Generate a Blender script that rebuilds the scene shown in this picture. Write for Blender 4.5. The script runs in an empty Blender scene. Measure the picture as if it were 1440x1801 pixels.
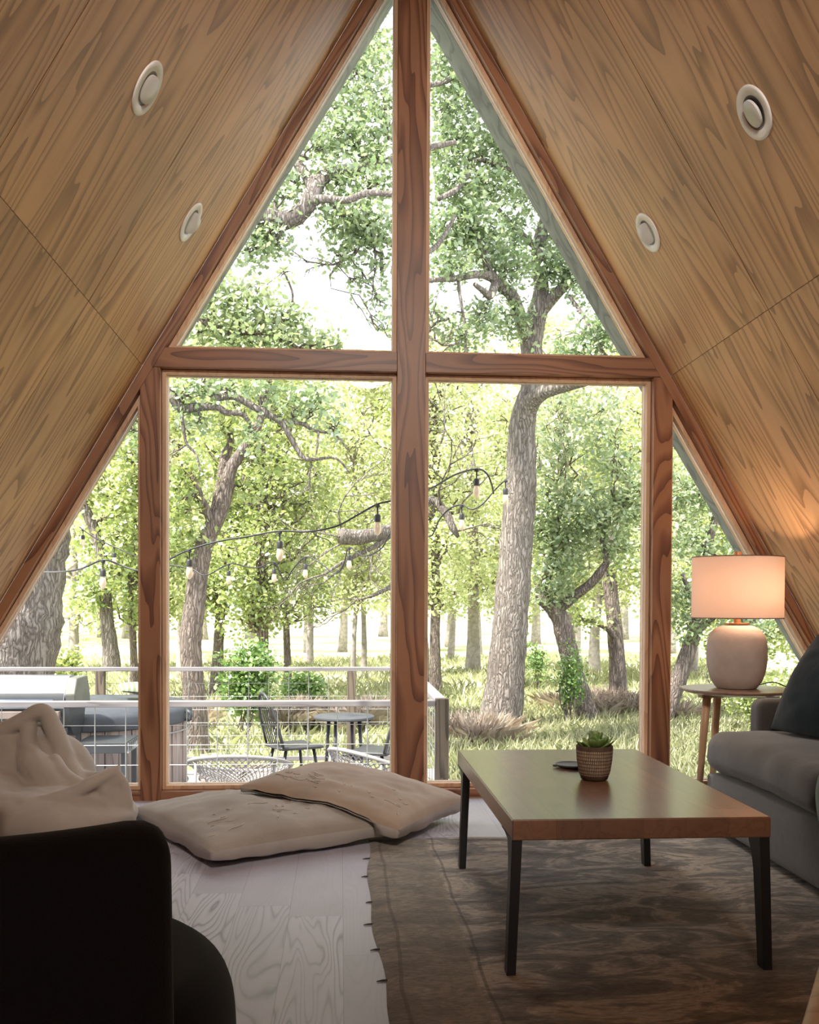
SKY=1.75; SUN=8.5; REAR=75.0; SPOT=420.0; LAMP=4.2; DENS=1.25; EXPO=0.85; GAMMA=1.0
import bpy, bmesh, math, random
import numpy as np
from mathutils import Vector, Matrix, noise as mnoise
random.seed(7); RNG = np.random.default_rng(11)
S = bpy.context.scene; COL = S.collection
# ------------------------------------------------------------------ camera (measured from the photograph)
F = 1730.0; HC = 1.08; WALL = 5.36; YAW = math.radians(4.0); PITCH = 0.02; ROLL = 0.0042
CX = 720.0; CY = 1058 + F * math.tan(PITCH)
fw = Vector((math.sin(YAW) * math.cos(PITCH), math.cos(YAW) * math.cos(PITCH), -math.sin(PITCH)))
rt = fw.cross(Vector((0, 0, 1))).normalized(); up = rt.cross(fw)
c_, s_ = math.cos(ROLL), math.sin(ROLL)
RT = rt * c_ + up * s_; UP = up * c_ - rt * s_
CAM = Vector((-0.3798, 0.0, HC))
def ray(px, py): return fw + RT * ((px - CX) / F) - UP * ((py - CY) / F)
def at(px, py, Y):
    d = ray(px, py); return CAM + d * ((Y - CAM.y) / d.y)
def atz(px, py, Z):
    d = ray(px, py); return CAM + d * ((Z - CAM.z) / d.z)
def px2m(Y): return Y / F
cd = bpy.data.cameras.new('camera'); co = bpy.data.objects.new('camera', cd); COL.objects.link(co)
M4 = Matrix(((RT.x, UP.x, -fw.x, CAM.x), (RT.y, UP.y, -fw.y, CAM.y), (RT.z, UP.z, -fw.z, CAM.z), (0, 0, 0, 1)))
co.matrix_world = M4
cd.sensor_fit = 'HORIZONTAL'; cd.sensor_width = 36.0; cd.lens = 36.0 * F / 1440.0
cd.shift_y = (CY - 900.5) / 1440.0; cd.clip_start = 0.05; cd.clip_end = 400
S.camera = co
# ------------------------------------------------------------------ object helpers
def link(name, me, mat=None, parent=None, smooth=False):
    o = bpy.data.objects.new(name, me); COL.objects.link(o)
    if mat is not None:
        for m in (mat if isinstance(mat, (list, tuple)) else [mat]): me.materials.append(m)
    if parent is not None: o.parent = parent
    if smooth and len(me.polygons): me.polygons.foreach_set('use_smooth', [True] * len(me.polygons))
    return o
def empty(name, loc=(0, 0, 0), rz=0.0):
    o = bpy.data.objects.new(name, None); COL.objects.link(o); o.location = loc; o.rotation_euler = (0, 0, rz)
    o.empty_display_size = 0.1; return o
def tag(o, label=None, cat=None, group=None, kind=None):
    if label: o['label'] = label
    if cat: o['category'] = cat
    if group: o['group'] = group
    if kind: o['kind'] = kind
    return o
def kids(o): return [c for c in bpy.data.objects if c.parent == o]
def copy_tree(o, parent=None):
    c = o.copy(); COL.objects.link(c)
    if parent is not None: c.parent = parent
    for ch in kids(o): copy_tree(ch, c)
    return c
class MB:
    """collects quads / polygons into one mesh"""
    def __init__(s): s.v = []; s.f = []; s.mi = []
    def add(s, vs, fs, mi=0):
        b = len(s.v); s.v.extend([tuple(p) for p in vs]); s.f.extend([tuple(b + i for i in f) for f in fs]); s.mi.extend([mi] * len(fs)); return s
    def box(s, x0, x1, y0, y1, z0, z1, mi=0):
        vs = [(x0, y0, z0), (x1, y0, z0), (x1, y1, z0), (x0, y1, z0), (x0, y0, z1), (x1, y0, z1), (x1, y1, z1), (x0, y1, z1)]
        return s.add(vs, [(0, 3, 2, 1), (4, 5, 6, 7), (0, 1, 5, 4), (1, 2, 6, 5), (2, 3, 7, 6), (3, 0, 4, 7)], mi)
    def prism(s, poly, y0, y1, mi=0):
        """polygon in x,z (counter clockwise seen from -y) pushed along y"""
        n = len(poly); vs = [(x, y0, z) for x, z in poly] + [(x, y1, z) for x, z in poly]
        fs = [tuple(range(n)), tuple(range(2 * n - 1, n - 1, -1))] + [(i, i + n, (i + 1) % n + n, (i + 1) % n) for i in range(n)]
        return s.add(vs, fs, mi)
    def ring(s, outer, inner, y0, y1, mi=0):
        n = len(outer)
        vs = [(x, y0, z) for x, z in outer] + [(x, y0, z) for x, z in inner] + [(x, y1, z) for x, z in outer] + [(x, y1, z) for x, z in inner]
        fs = []
        for i in range(n):
            j = (i + 1) % n
            fs += [(i, j, n + j, n + i), (2 * n + j, 2 * n + i, 3 * n + i, 3 * n + j), (n + i, n + j, 3 * n + j, 3 * n + i), (j, i, 2 * n + i, 2 * n + j)]
        return s.add(vs, fs, mi)
    def lathe(s, prof, seg=32, c=(0, 0, 0), mi=0, close=False):
        vs = []; fs = []; n = len(prof)
        for k in range(seg):
            a = 2 * math.pi * k / seg
            for r, z in prof: vs.append((c[0] + r * math.cos(a), c[1] + r * math.sin(a), c[2] + z))
        for k in range(seg):
            k2 = (k + 1) % seg
            for i in range(n - 1): fs.append((k * n + i, k2 * n + i, k2 * n + i + 1, k * n + i + 1))
            if close: fs.append((k * n + n - 1, k2 * n + n - 1, k2 * n, k * n))
        if not close:
            if prof[0][0] > 1e-5: fs.append(tuple(k * n for k in range(seg - 1, -1, -1)))
            if prof[-1][0] > 1e-5: fs.append(tuple(k * n + n - 1 for k in range(seg)))
        return s.add(vs, fs, mi)
    def tube(s, pts, rad, sides=8, mi=0, cyclic=False, rough=0.0):
        pts = [Vector(p) for p in pts]; n = len(pts)
        if not isinstance(rad, (list, tuple)): rad = [rad] * n
        vs = []; fs = []; prev = None
        for i, p in enumerate(pts):
            if cyclic: t = pts[(i + 1) % n] - pts[i - 1]
            else: t = pts[min(i + 1, n - 1)] - pts[max(i - 1, 0)]
            if t.length < 1e-9: t = Vector((0, 0, 1))
            t.normalize()
            if prev is None:
                a = Vector((0, 0, 1)) if abs(t.z) < .9 else Vector((1, 0, 0)); u = t.cross(a).normalized()
            else:
                u = prev - t * prev.dot(t)
                u = u.normalized() if u.length > 1e-6 else t.orthogonal().normalized()
            prev = u; w = t.cross(u)
            for k in range(sides):
                a = 2 * math.pi * k / sides; r = rad[i]
                if rough: r *= 1 + rough * mnoise.noise(Vector((math.cos(a) * 1.6, math.sin(a) * 1.6, i * .7 + p.z * .8 + p.x * 3)))
                vs.append(p + (u * math.cos(a) + w * math.sin(a)) * r)
        m = n if cyclic else n - 1
        for i in range(m):
            j = (i + 1) % n
            for k in range(sides):
                k2 = (k + 1) % sides; fs.append((i * sides + k, i * sides + k2, j * sides + k2, j * sides + k))
        if not cyclic:
            fs.append(tuple(range(sides - 1, -1, -1))); fs.append(tuple((n - 1) * sides + k for k in range(sides)))
        return s.add(vs, fs, mi)
    def mesh(s, name='mesh'):
        me = bpy.data.meshes.new(name); me.from_pydata(s.v, [], s.f)
        if any(s.mi): me.polygons.foreach_set('material_index', s.mi)
        me.update(); return me
    def build(s, name, mat, parent=None, smooth=False, bevel=0.0, seg=2, loc=None, sub=0, auto=None):
        me = s.mesh(name)
        bm = bmesh.new(); bm.from_mesh(me); bmesh.ops.recalc_face_normals(bm, faces=bm.faces)
        bm.to_mesh(me); bm.free()
        o = link(name, me, mat, parent, smooth)
        if loc is not None: o.location = loc
        if bevel:
            m = o.modifiers.new('bevel', 'BEVEL'); m.width = bevel; m.segments = seg; m.limit_method = 'ANGLE'; m.angle_limit = math.radians(40)
        if sub:
            m = o.modifiers.new('sub', 'SUBSURF'); m.levels = sub; m.render_levels = sub
        if auto:
            me.polygons.foreach_set('use_smooth', [True] * len(me.polygons))
            try: me.set_sharp_from_angle(angle=math.radians(auto))
            except Exception: pass
        return o
def rbox(sx, sy, sz, r, n=8):
    """rounded box with an even grid, centred; returns verts, faces"""
    idx = {}; vs = []; fs = []
    def vid(p):
        k = tuple(round(c, 5) for c in p)
        if k not in idx: idx[k] = len(vs); vs.append(p)
        return idx[k]
    for ax in range(3):
        for sg in (-1, 1):
            for i in range(n):
                for j in range(n):
                    q = []
                    for (a, b) in ((i, j), (i + 1, j), (i + 1, j + 1), (i, j + 1)):
                        p = [0, 0, 0]; p[ax] = sg; p[(ax + 1) % 3] = -1 + 2 * a / n; p[(ax + 2) % 3] = -1 + 2 * b / n
                        q.append(vid(tuple(p)))
                    fs.append(tuple(q if sg > 0 else q[::-1]))
    h = Vector((sx / 2, sy / 2, sz / 2)); out = []
    for p in vs:
        # warp the grid so that more lines fall in the rounding
        q = Vector([math.copysign(1 - (1 - abs(c)) ** 1.4 if abs(c) > .5 else abs(c) * (1 - .5 ** 1.4) / .5, c) * h[i] for i, c in enumerate(p)])
        inn = Vector([max(-h[i] + r, min(h[i] - r, q[i])) for i in range(3)])
        d = q - inn
        out.append(inn + d.normalized() * r if d.length > 1e-9 else q)
    return out, fs
def catmull(pts, n=8):
    P = [Vector(p) for p in pts]; out = []
    for i in range(len(P) - 1):
        p0 = P[max(i - 1, 0)]; p1 = P[i]; p2 = P[i + 1]; p3 = P[min(i + 2, len(P) - 1)]
        for k in range(n):
            t = k / n
            out.append(.5 * ((2 * p1) + (p2 - p0) * t + (2 * p0 - 5 * p1 + 4 * p2 - p3) * t * t + (3 * p1 - p0 - 3 * p2 + p3) * t ** 3))
    out.append(P[-1]); return out
def lerp_list(a, n):
    out = []
    for i in range(len(a) - 1):
        for k in range(n): out.append(a[i] + (a[i + 1] - a[i]) * k / n)
    out.append(a[-1]); return out
def mesh_np(name, verts, k, tint=None):
    """verts (nfaces*k,3): separate k-gons"""
    nv = len(verts); nf = nv // k
    me = bpy.data.meshes.new(name)
    me.vertices.add(nv); me.vertices.foreach_set('co', np.ascontiguousarray(verts, dtype=np.float32).ravel())
    me.loops.add(nv); me.loops.foreach_set('vertex_index', np.arange(nv, dtype=np.int32))
    me.polygons.add(nf); me.polygons.foreach_set('loop_start', np.arange(0, nv, k, dtype=np.int32))
    me.update(calc_edges=True)
    if tint is not None:
        a = me.attributes.new('tint', 'FLOAT', 'FACE'); a.data.foreach_set('value', np.ascontiguousarray(tint, dtype=np.float32))
    return me
# ------------------------------------------------------------------ material helpers
class NT:
    def __init__(s, name):
        s.m = bpy.data.materials.new(name); s.m.use_nodes = True; s.t = s.m.node_tree; s.t.nodes.clear()
        s.out = s.n('ShaderNodeOutputMaterial')
    def n(s, typ, **kw):
        nd = s.t.nodes.new(typ)
        for k, v in kw.items(): setattr(nd, k, v)
        return nd
    def l(s, a, b): s.t.links.new(a, b)
    def set(s, sock, v):
        if isinstance(v, bpy.types.NodeSocket): s.l(v, sock)
        else: sock.default_value = v
    def math(s, op, a, b=None, clamp=False):
        nd = s.n('ShaderNodeMath', operation=op, use_clamp=clamp); s.set(nd.inputs[0], a)
        if b is not None: s.set(nd.inputs[1], b)
        return nd.outputs[0]
    def mix(s, f, a, b, typ='MIX'):
        nd = s.n('ShaderNodeMix', data_type='RGBA', blend_type=typ)
        s.set(nd.inputs[0], f); s.set(nd.inputs[6], col(a)); s.set(nd.inputs[7], col(b)); return nd.outputs[2]
    def ramp(s, f, stops, interp='LINEAR'):
        nd = s.n('ShaderNodeValToRGB'); nd.color_ramp.interpolation = interp; e = nd.color_ramp.elements
        while len(e) < len(stops): e.new(0.5)
        for i, (p, c) in enumerate(stops): e[i].position = p; e[i].color = col(c)
        s.l(f, nd.inputs[0]); return nd.outputs[0]
    def coord(s, which='Object'): return s.n('ShaderNodeTexCoord').outputs[which]
    def mapping(s, v, scale=(1, 1, 1), loc=(0, 0, 0), rot=(0, 0, 0)):
        nd = s.n('ShaderNodeMapping'); s.l(v, nd.inputs[0]); s.set(nd.inputs[1], loc); s.set(nd.inputs[2], rot); s.set(nd.inputs[3], scale); return nd.outputs[0]
    def noise(s, v, scale=5, detail=3, rough=.5, dist=0.0, w=None):
        nd = s.n('ShaderNodeTexNoise')
        if v is not None: s.l(v, nd.inputs['Vector'])
        nd.inputs['Scale'].default_value = scale; nd.inputs['Detail'].default_value = detail
        nd.inputs['Roughness'].default_value = rough; nd.inputs['Distortion'].default_value = dist
        return nd.outputs[0]
    def sep(s, v):
        nd = s.n('ShaderNodeSeparateXYZ'); s.l(v, nd.inputs[0]); return nd.outputs
    def comb(s, x, y, z):
        nd = s.n('ShaderNodeCombineXYZ')
        for i, c in enumerate((x, y, z)): s.set(nd.inputs[i], c)
        return nd.outputs[0]
    def bump(s, h, strength=.3, dist=.01, nrm=None):
        nd = s.n('ShaderNodeBump'); s.l(h, nd.inputs['Height']); nd.inputs['Strength'].default_value = strength; nd.inputs['Distance'].default_value = dist
        if nrm is not None: s.l(nrm, nd.inputs['Normal'])
        return nd.outputs[0]
    def bsdf(s, color, rough=.6, metal=0.0, nrm=None, spec=.5, sheen=0.0, **kw):
        b = s.n('ShaderNodeBsdfPrincipled'); s.set(b.inputs['Base Color'], col(color) if not isinstance(color, bpy.types.NodeSocket) else color)
        s.set(b.inputs['Roughness'], rough); s.set(b.inputs['Metallic'], metal); b.inputs['Specular IOR Level'].default_value = spec
        if sheen: b.inputs['Sheen Weight'].default_value = sheen
        if nrm is not None: s.l(nrm, b.inputs['Normal'])
        s.l(b.outputs[0], s.out.inputs[0]); s.b = b; return s.m
def col(c):
    if isinstance(c, bpy.types.NodeSocket): return c
    return tuple(c) + (1.0,) if len(c) == 3 else tuple(c)
def srgb(r, g, b):
    f = lambda v: ((v / 255 + .055) / 1.055) ** 2.4 if v / 255 > .04045 else v / 255 / 12.92
    return (f(r), f(g), f(b))
def plain(name, c, rough=.5, metal=0.0, spec=.5, var=.12, bump=0.0, bscale=200, sheen=0.0):
    t = NT(name); co_ = t.coord(); n1 = t.noise(co_, 9, 4, .6)
    dark = tuple(x * (1 - var * 1.6) for x in c); lite = tuple(min(1, x * (1 + var)) for x in c)
    cc = t.ramp(n1, [(.3, dark), (.7, lite)])
    nrm = t.bump(t.noise(co_, bscale, 2), bump, .004) if bump else None
    return t.bsdf(cc, rough, metal, nrm, spec, sheen)
def grain_mat(name, stops, along=1, bands=9.0, rough=.45, stretch=.35, scale=3.2, fib=.25, bump=.12, spec=.4, pid=False, extra=None, fine=None):
    """flat-sawn / rotary-cut timber: contour bands of a stretched noise, long axis = `along` in object space"""
    t = NT(name); v = t.coord()
    sc = [scale] * 3; sc[along] = scale * stretch
    if pid:
        at_ = t.n('ShaderNodeAttribute', attribute_name='pid').outputs['Fac']
        add = t.n('ShaderNodeVectorMath', operation='ADD'); t.l(v, add.inputs[0]); t.l(t.comb(t.math('MULTIPLY', at_, 3.7), t.math('MULTIPLY', at_, 5.1), t.math('MULTIPLY', at_, 7.7)), add.inputs[1]); v = add.outputs[0]
    else:
        oi = t.n('ShaderNodeObjectInfo').outputs['Random']
        add = t.n('ShaderNodeVectorMath', operation='ADD'); t.l(v, add.inputs[0]); t.l(t.comb(t.math('MULTIPLY', oi, 13.7), t.math('MULTIPLY', oi, 25.1), t.math('MULTIPLY', oi, 37.7)), add.inputs[1]); v = add.outputs[0]
    m = t.mapping(v, tuple(sc))
    n1 = t.noise(m, 1.0, 2.2, .42, .25)
    saw = t.math('FRACT', t.math('MULTIPLY', n1, bands))
    sf = [150.0] * 3; sf[along] = 5.0
    fibn = t.noise(t.mapping(v, tuple(sf)), 1.0, 3, .6)
    f2 = t.math('ADD', t.math('MULTIPLY', saw, 1 - fib), t.math('MULTIPLY', fibn, fib))
    c = t.ramp(f2, stops)
    big = t.noise(v, 1.1, 3, .5)
    c = t.mix(t.math('MULTIPLY', big, .55), c, (0, 0, 0), 'MULTIPLY') if False else t.mix(1.0, c, t.ramp(big, [(.3, (.74, .74, .74)), (.7, (1.12, 1.1, 1.06))]), 'MULTIPLY')
    if extra: c = extra(t, v, c)
    nrm = t.bump(f2, bump, .003)
    return t.bsdf(c, rough, 0, nrm, spec)
# ================================================================== materials for the room
SLOPE = 1.7; BASE = 2.81; SL = math.hypot(1, 1 / SLOPE)      # |x| = BASE - z / SLOPE
def knots(t, v, c):
    # pale filler patches typical of plywood
    vo = t.n('ShaderNodeTexVoronoi'); t.l(t.mapping(v, (2.3, 1.1, 2.3)), vo.inputs['Vector']); vo.inputs['Scale'].default_value = 1.6
    wob = t.noise(t.mapping(v, (22, 9, 22)), 1, 2)
    d = t.math('ADD', vo.outputs['Distance'], t.math('MULTIPLY', t.math('SUBTRACT', wob, .5), .07))
    k = t.ramp(d, [(.035, (1, 1, 1)), (.055, (0, 0, 0))])
    return t.mix(t.math('MULTIPLY', k, .55), c, (.60, .43, .25))
M_ply = grain_mat('plywood', [(0.0, (.56, .312, .150)), (.4, (.62, .355, .178)), (.6, (.52, .285, .130)), (.8, (.31, .155, .066)), (.9, (.34, .17, .072)), (1.0, (.53, .295, .138))],
                  along=1, bands=15, rough=.5, stretch=.10, scale=3.6, fib=.34, bump=.06, pid=True, extra=knots)
M_frame = grain_mat('stained_fir', [(0.0, (.265, .115, .054)), (.45, (.29, .13, .062)), (.7, (.19, .072, .032)), (.92, (.105, .036, .016)), (1.0, (.22, .09, .042))],
                    along=2, bands=13, rough=.42, stretch=.12, scale=5.0, fib=.18, bump=.1)
M_framex = grain_mat('stained_fir_level', [(0.0, (.265, .115, .054)), (.45, (.29, .13, .062)), (.7, (.19, .072, .032)), (.92, (.105, .036, .016)), (1.0, (.22, .09, .042))],
                     along=0, bands=13, rough=.42, stretch=.12, scale=5.0, fib=.18, bump=.1)
M_stop = grain_mat('window_stop_wood', [(0.0, (.55, .34, .21)), (.6, (.60, .38, .24)), (.9, (.45, .26, .15)), (1.0, (.55, .34, .21))], along=2, bands=8, rough=.5, stretch=.1, scale=6, bump=.05)
M_seal = plain('glazing_seal', (.78, .78, .76), .5)
M_white = plain('white_enamel', (.78, .75, .71), .4, var=.03)
M_lens = plain('frosted_lens', (.62, .60, .58), .35, var=.03)
M_baffle = plain('grey_baffle', (.24, .22, .21), .5, var=.05)
M_dark = plain('dark_gap', (.02, .013, .009), .9)
M_black = plain('black_metal', (.012, .011, .011), .42, 0.2)
def glass_mat():
    t = NT('window_glass'); tr = t.n('ShaderNodeBsdfTransparent'); tr.inputs[0].default_value = (.975, .985, .98, 1)
    gl = t.n('ShaderNodeBsdfGlossy'); gl.inputs['Roughness'].default_value = .0
    fr = t.n('ShaderNodeFresnel'); fr.inputs['IOR'].default_value = 1.35
    mx = t.n('ShaderNodeMixShader'); t.l(t.math('MULTIPLY', fr.outputs[0], .35), mx.inputs[0]); t.l(tr.outputs[0], mx.inputs[1]); t.l(gl.outputs[0], mx.inputs[2])
    t.l(mx.outputs[0], t.out.inputs[0]); return t.m
M_glass = glass_mat()
def floor_mat():
    t = NT('washed_plank'); v = t.coord(); x, y, z = t.sep(v)
    wd = .185; xs = t.math('DIVIDE', x, wd); idx = t.math('FLOOR', xs); fx = t.math('FRACT', xs)
    wn = t.n('ShaderNodeTexWhiteNoise', noise_dimensions='1D'); t.l(idx, wn.inputs['W']); r = wn.outputs[0]
    ys = t.math('ADD', t.math('DIVIDE', y, 1.22), t.math('MULTIPLY', r, 7.3)); iy = t.math('FLOOR', ys); fy = t.math('FRACT', ys)
    wn2 = t.n('ShaderNodeTexWhiteNoise', noise_dimensions='2D'); t.l(t.comb(idx, iy, 0), wn2.inputs['Vector']); r2 = wn2.outputs[0]
    vv = t.comb(t.math('ADD', t.math('MULTIPLY', x, 6.5), t.math('MULTIPLY', r2, 31)), t.math('ADD', t.math('MULTIPLY', y, .75), t.math('MULTIPLY', r2, 57)), t.math('MULTIPLY', r2, 9))
    n1 = t.noise(vv, 1.0, 2.0, .4, .35)
    saw = t.math('FRACT', t.math('MULTIPLY', n1, 26))
    lines = t.ramp(saw, [(0.0, (.20, .19, .195)), (.16, (.50, .49, .495)), (.4, (.60, .59, .60)), (.8, (.58, .57, .58)), (1.0, (.26, .25, .255))])
    amt = t.math('ADD', .12, t.math('MULTIPLY', t.math('GREATER_THAN', r2, .42), .8))
    cloud = t.noise(t.mapping(v, (3, 1.2, 1)), 1, 3)
    soft = t.ramp(cloud, [(.3, (.46, .45, .455)), (.7, (.58, .57, .58))])
    fall = t.math('MULTIPLY', amt, t.ramp(t.noise(t.mapping(v, (5, 1.1, 1)), 1, 2), [(.35, (.25, .25, .25)), (.6, (1, 1, 1))]))
    c = t.mix(fall, soft, lines)
    tone = t.ramp(r2, [(0, (.88, .88, .88)), (1, (1.06, 1.05, 1.06))]); c = t.mix(1.0, c, tone, 'MULTIPLY'); c = t.mix(1.0, c, (.83, .81, .93), 'MULTIPLY')
    gap = t.math('MAXIMUM', t.math('LESS_THAN', fx, .010), t.math('LESS_THAN', fy, .0016))
    c = t.mix(t.math('MULTIPLY', gap, .6), c, (.16, .15, .15))
    nrm = t.bump(t.math('SUBTRACT', saw, t.math('MULTIPLY', gap, 2)), .12, .002)
    return t.bsdf(c, .42, 0, nrm, .45)
M_floor = floor_mat()
def fabric(name, c1, c2, scale=420, rough=.9, bump=.35, sheen=.25, wr=6, wra=.0, dist=.006):
    t = NT(name); v = t.coord()
    n1 = t.noise(v, 3.5, 4, .6); n2 = t.noise(v, scale, 2, .6)
    c = t.mix(n2, c1, c2); c = t.mix(1.0, c, t.ramp(n1, [(.25, (.8, .8, .8)), (.75, (1.12, 1.12, 1.12))]), 'MULTIPLY')
    h = t.math('MULTIPLY', n2, .25)
    if wra:
        w = t.noise(t.mapping(v, (1, 2.2, 1.4)), wr, 3, .55, .6); h = t.math('ADD', h, t.math('MULTIPLY', w, wra))
    return t.bsdf(c, rough, 0, t.bump(h, bump, dist), .15, sheen)
# ================================================================== room shell
def roofx(z, inset=0.0): return BASE - inset - z / SLOPE
floor = MB().box(-3.0, 3.0, -3.6, 5.36, -.12, 0).build('floor', M_floor); tag(floor, kind='structure')
YEND = WALL
def sloped(name, sgn, grooves):
    """one leaning roof-wall: plywood sheets standing up the slope with open joints"""
    mb = MB(); pid = []
    cuts_s = [0.0, 2.333 * SL, 2.333 * SL + 2.44, (BASE * SLOPE) * SL]
    ys = [-3.6] + grooves + [YEND]
    k = 0
    for a, b in zip(ys[:-1], ys[1:]):
        for s0, s1 in zip(cuts_s[:-1], cuts_s[1:]):
            mb.box(a + .003, b - .003, s0 + .0012, s1 - .0012, 0, .018); pid += [k * 1.0] * 6; k += 1
    n = len(pid)
    mb.box(-3.6, YEND, 0, cuts_s[-1], .018, .13, 1); pid += [0.0] * 6
    o = mb.build(name, [M_ply, M_dark])
    a = o.data.attributes.new('pid', 'FLOAT', 'FACE'); a.data.foreach_set('value', pid)
    # local x = world y, local y = up the slope, local z = outward normal
    ex = Vector((0, 1, 0)); ey = Vector((-sgn / SLOPE, 0, 1)).normalized(); ez = Vector((sgn, 0, 1 / SLOPE)).normalized()
    o.matrix_world = Matrix(((ex.x, ey.x, ez.x, sgn * BASE), (ex.y, ey.y, ez.y, 0), (ex.z, ey.z, ez.z, 0), (0, 0, 0, 1)))
    tag(o, kind='structure'); return o
# (box() emits faces in a fixed order, so one pid per six faces)
sloped('wall_left', -1, [-1.86, -.64, .58, 1.80, 3.015, 4.235])
sloped('wall_right', 1, [-1.97, -.75, .47, 1.69, 2.89, 4.11])
rear = MB().prism([(-BASE, 0), (BASE, 0), (0, BASE * SLOPE)], -3.7, -3.6).build('wall_rear', plain('painted_wall', (.62, .60, .58), .8)); tag(rear, kind='structure')
# --- gable end: timber members, flush on their inner face
D1 = .15; Y0 = WALL; Y1 = WALL + D1
wl = empty('wall_end', (0, WALL, 0)); tag(wl, kind='structure')
def member(name, poly, mat, y0=Y0, y1=Y1, bev=.002):
    o = MB().prism(poly, y0, y1).build(name, mat, bevel=bev); o.parent = wl; o.matrix_parent_inverse = Matrix.Translation((0, -WALL, 0)); return o
TZ0, TZ1 = 2.328, 2.433; PX0, PX1 = 1.346, 1.452; MX = .077; IN = .058
member('mullion', [(-MX, 0), (MX, 0), (MX, (BASE - IN - MX) * SLOPE), (0, (BASE - IN) * SLOPE), (-MX, (BASE - IN - MX) * SLOPE)], M_frame)
for sg in (-1, 1):
    def P(pts): 
        q = [(sg * x, z) for x, z in pts]; return q if sg > 0 else q[::-1]
    e = .0008
    member('transom', P([(MX + e, TZ0), (roofx(TZ0, IN) , TZ0), (roofx(TZ1, IN), TZ1), (MX + e, TZ1)]), M_framex)
    member('post', P([(PX0, 0), (PX1, 0), (PX1, (BASE - IN - PX1) * SLOPE), (roofx(TZ0 - e, IN), TZ0 - e), (PX0, TZ0 - e)]), M_frame)
    member('sill', P([(MX + e, 0), (PX0 - e, 0), (PX0 - e, .05), (MX + e, .05)]), M_framex, Y0 + .001)
    member('sill', P([(PX1 + e, 0), (roofx(0, IN), 0), (roofx(.05, IN), .05), (PX1 + e, .05)]), M_framex, Y0 + .001)
    # rafter trim along the slope, grain along its own axis
    h = .86 * IN; L = BASE * SLOPE * SL
    mb = MB().box(-.045, .045, 0, .15, 0, 1)   # placeholder replaced below
    mb = MB(); mb.box(-h, 0, 0, D1, .0, L - .08)
    o = mb.build('rafter_trim', M_frame, bevel=.002)
    ez = Vector((-sg / SLOPE, 0, 1)).normalized(); ey = Vector((0, 1, 0)); ex = Vector((1, 0, 1 / SLOPE * sg)).normalized() if sg > 0 else Vector((1, 0, -1 / SLOPE)).normalized()
    if sg < 0: ex = Vector((1, 0, 1 / SLOPE * -1)).normalized()
    # ex points across the trim; inner side is negative local x for the right hand trim
    exr = Vector((sg, 0, 1 / SLOPE)).normalized()
    Mx = Matrix(((exr.x, ey.x, ez.x, sg * BASE), (exr.y, ey.y, ez.y, WALL), (exr.z, ey.z, ez.z, 0), (0, 0, 0, 1)))
    o.parent = wl; o.matrix_parent_inverse = Matrix.Translation((0, -WALL, 0)); o.matrix_basis = Mx
# --- windows
def inset(poly, d):
    n = len(poly); out = []
    for i in range(n):
        p0 = Vector((*poly[i - 1], 0)); p1 = Vector((*poly[i], 0)); p2 = Vector((*poly[(i + 1) % n], 0))
        d1 = (p1 - p0).normalized(); d2 = (p2 - p1).normalized()
        n1 = Vector((-d1.y, d1.x, 0)); n2 = Vector((-d2.y, d2.x, 0))
        b = (n1 + n2); b = b / (1 + n1.dot(n2)); q = p1 + b * d; out.append((q.x, q.y))
    return out
wins = []
for sg in (-1, 1):
    U = [(MX, TZ1), (roofx(TZ1, IN), TZ1), (MX, (BASE - IN - MX) * SLOPE)]
    Lw = [(MX, .05), (PX0, .05), (PX0, TZ0), (MX, TZ0)]
    Sd = [(PX1, .05), (roofx(.05, IN), .05), (PX1, (BASE - IN - PX1) * SLOPE)]
    for p in (U, Lw, Sd):
        q = [(sg * x, z) for x, z in p]; wins.append(q if sg > 0 else q[::-1])
for i, p in enumerate(wins):
    w = empty('window_%d' % (i + 1), (0, WALL, 0)); tag(w, kind='structure'); inv = Matrix.Translation((0, -WALL, 0))
    ins = inset(p, .0225); ins2 = inset(p, .0275); e1 = inset(p, .0006)
    for nm, ob in (('stop_frame', MB().ring(e1, ins, WALL + .055, WALL + .10).build('stop_frame', M_stop, bevel=.002)),
                   ('seal', MB().ring(inset(p, .012), ins2, WALL + .1003, WALL + .106).build('seal', M_seal)),
                   ('rear_stop', MB().ring(e1, inset(p, .0235), WALL + .114, WALL + .148).build('rear_stop', M_stop)),
                   ('pane', MB().add([(x, WALL + .11, z) for x, z in inset(p, .012)], [tuple(range(len(p)))]).build('pane', M_glass))):
        ob.parent = w; ob.matrix_parent_inverse = inv
# --- roof outside: soffit overhang in weathered plywood, longer at the ridge
M_soffit = grain_mat('weathered_soffit', [(0, (.17, .185, .175)), (.5, (.21, .225, .21)), (.85, (.12, .13, .125)), (1, (.17, .185, .175))], along=2, bands=8, rough=.8, stretch=.1, scale=4)
for sg in (-1, 1):
    o0, o1, of0 = .26, .58, .034; xb = BASE + .35; zb = -.595; ap = BASE * SLOPE; vs = []
    for off in (of0, .17):
        nx, nz = .862 * off * sg, .507 * off; zr = ap + off * 1.16 * SLOPE
        vs += [(sg * xb + nx, Y1 + .0005, zb + nz), (0, Y1 + .0005, zr), (0, Y1 + o1, zr), (sg * xb + nx, Y1 + o0, zb + nz)]
    o = MB().add(vs, [(0, 1, 2, 3), (4, 7, 6, 5), (0, 4, 5, 1), (1, 5, 6, 2), (2, 6, 7, 3), (3, 7, 4, 0)]).build('trim_%d' % (1 if sg < 0 else 2), M_soffit); tag(o, kind='structure')
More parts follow.
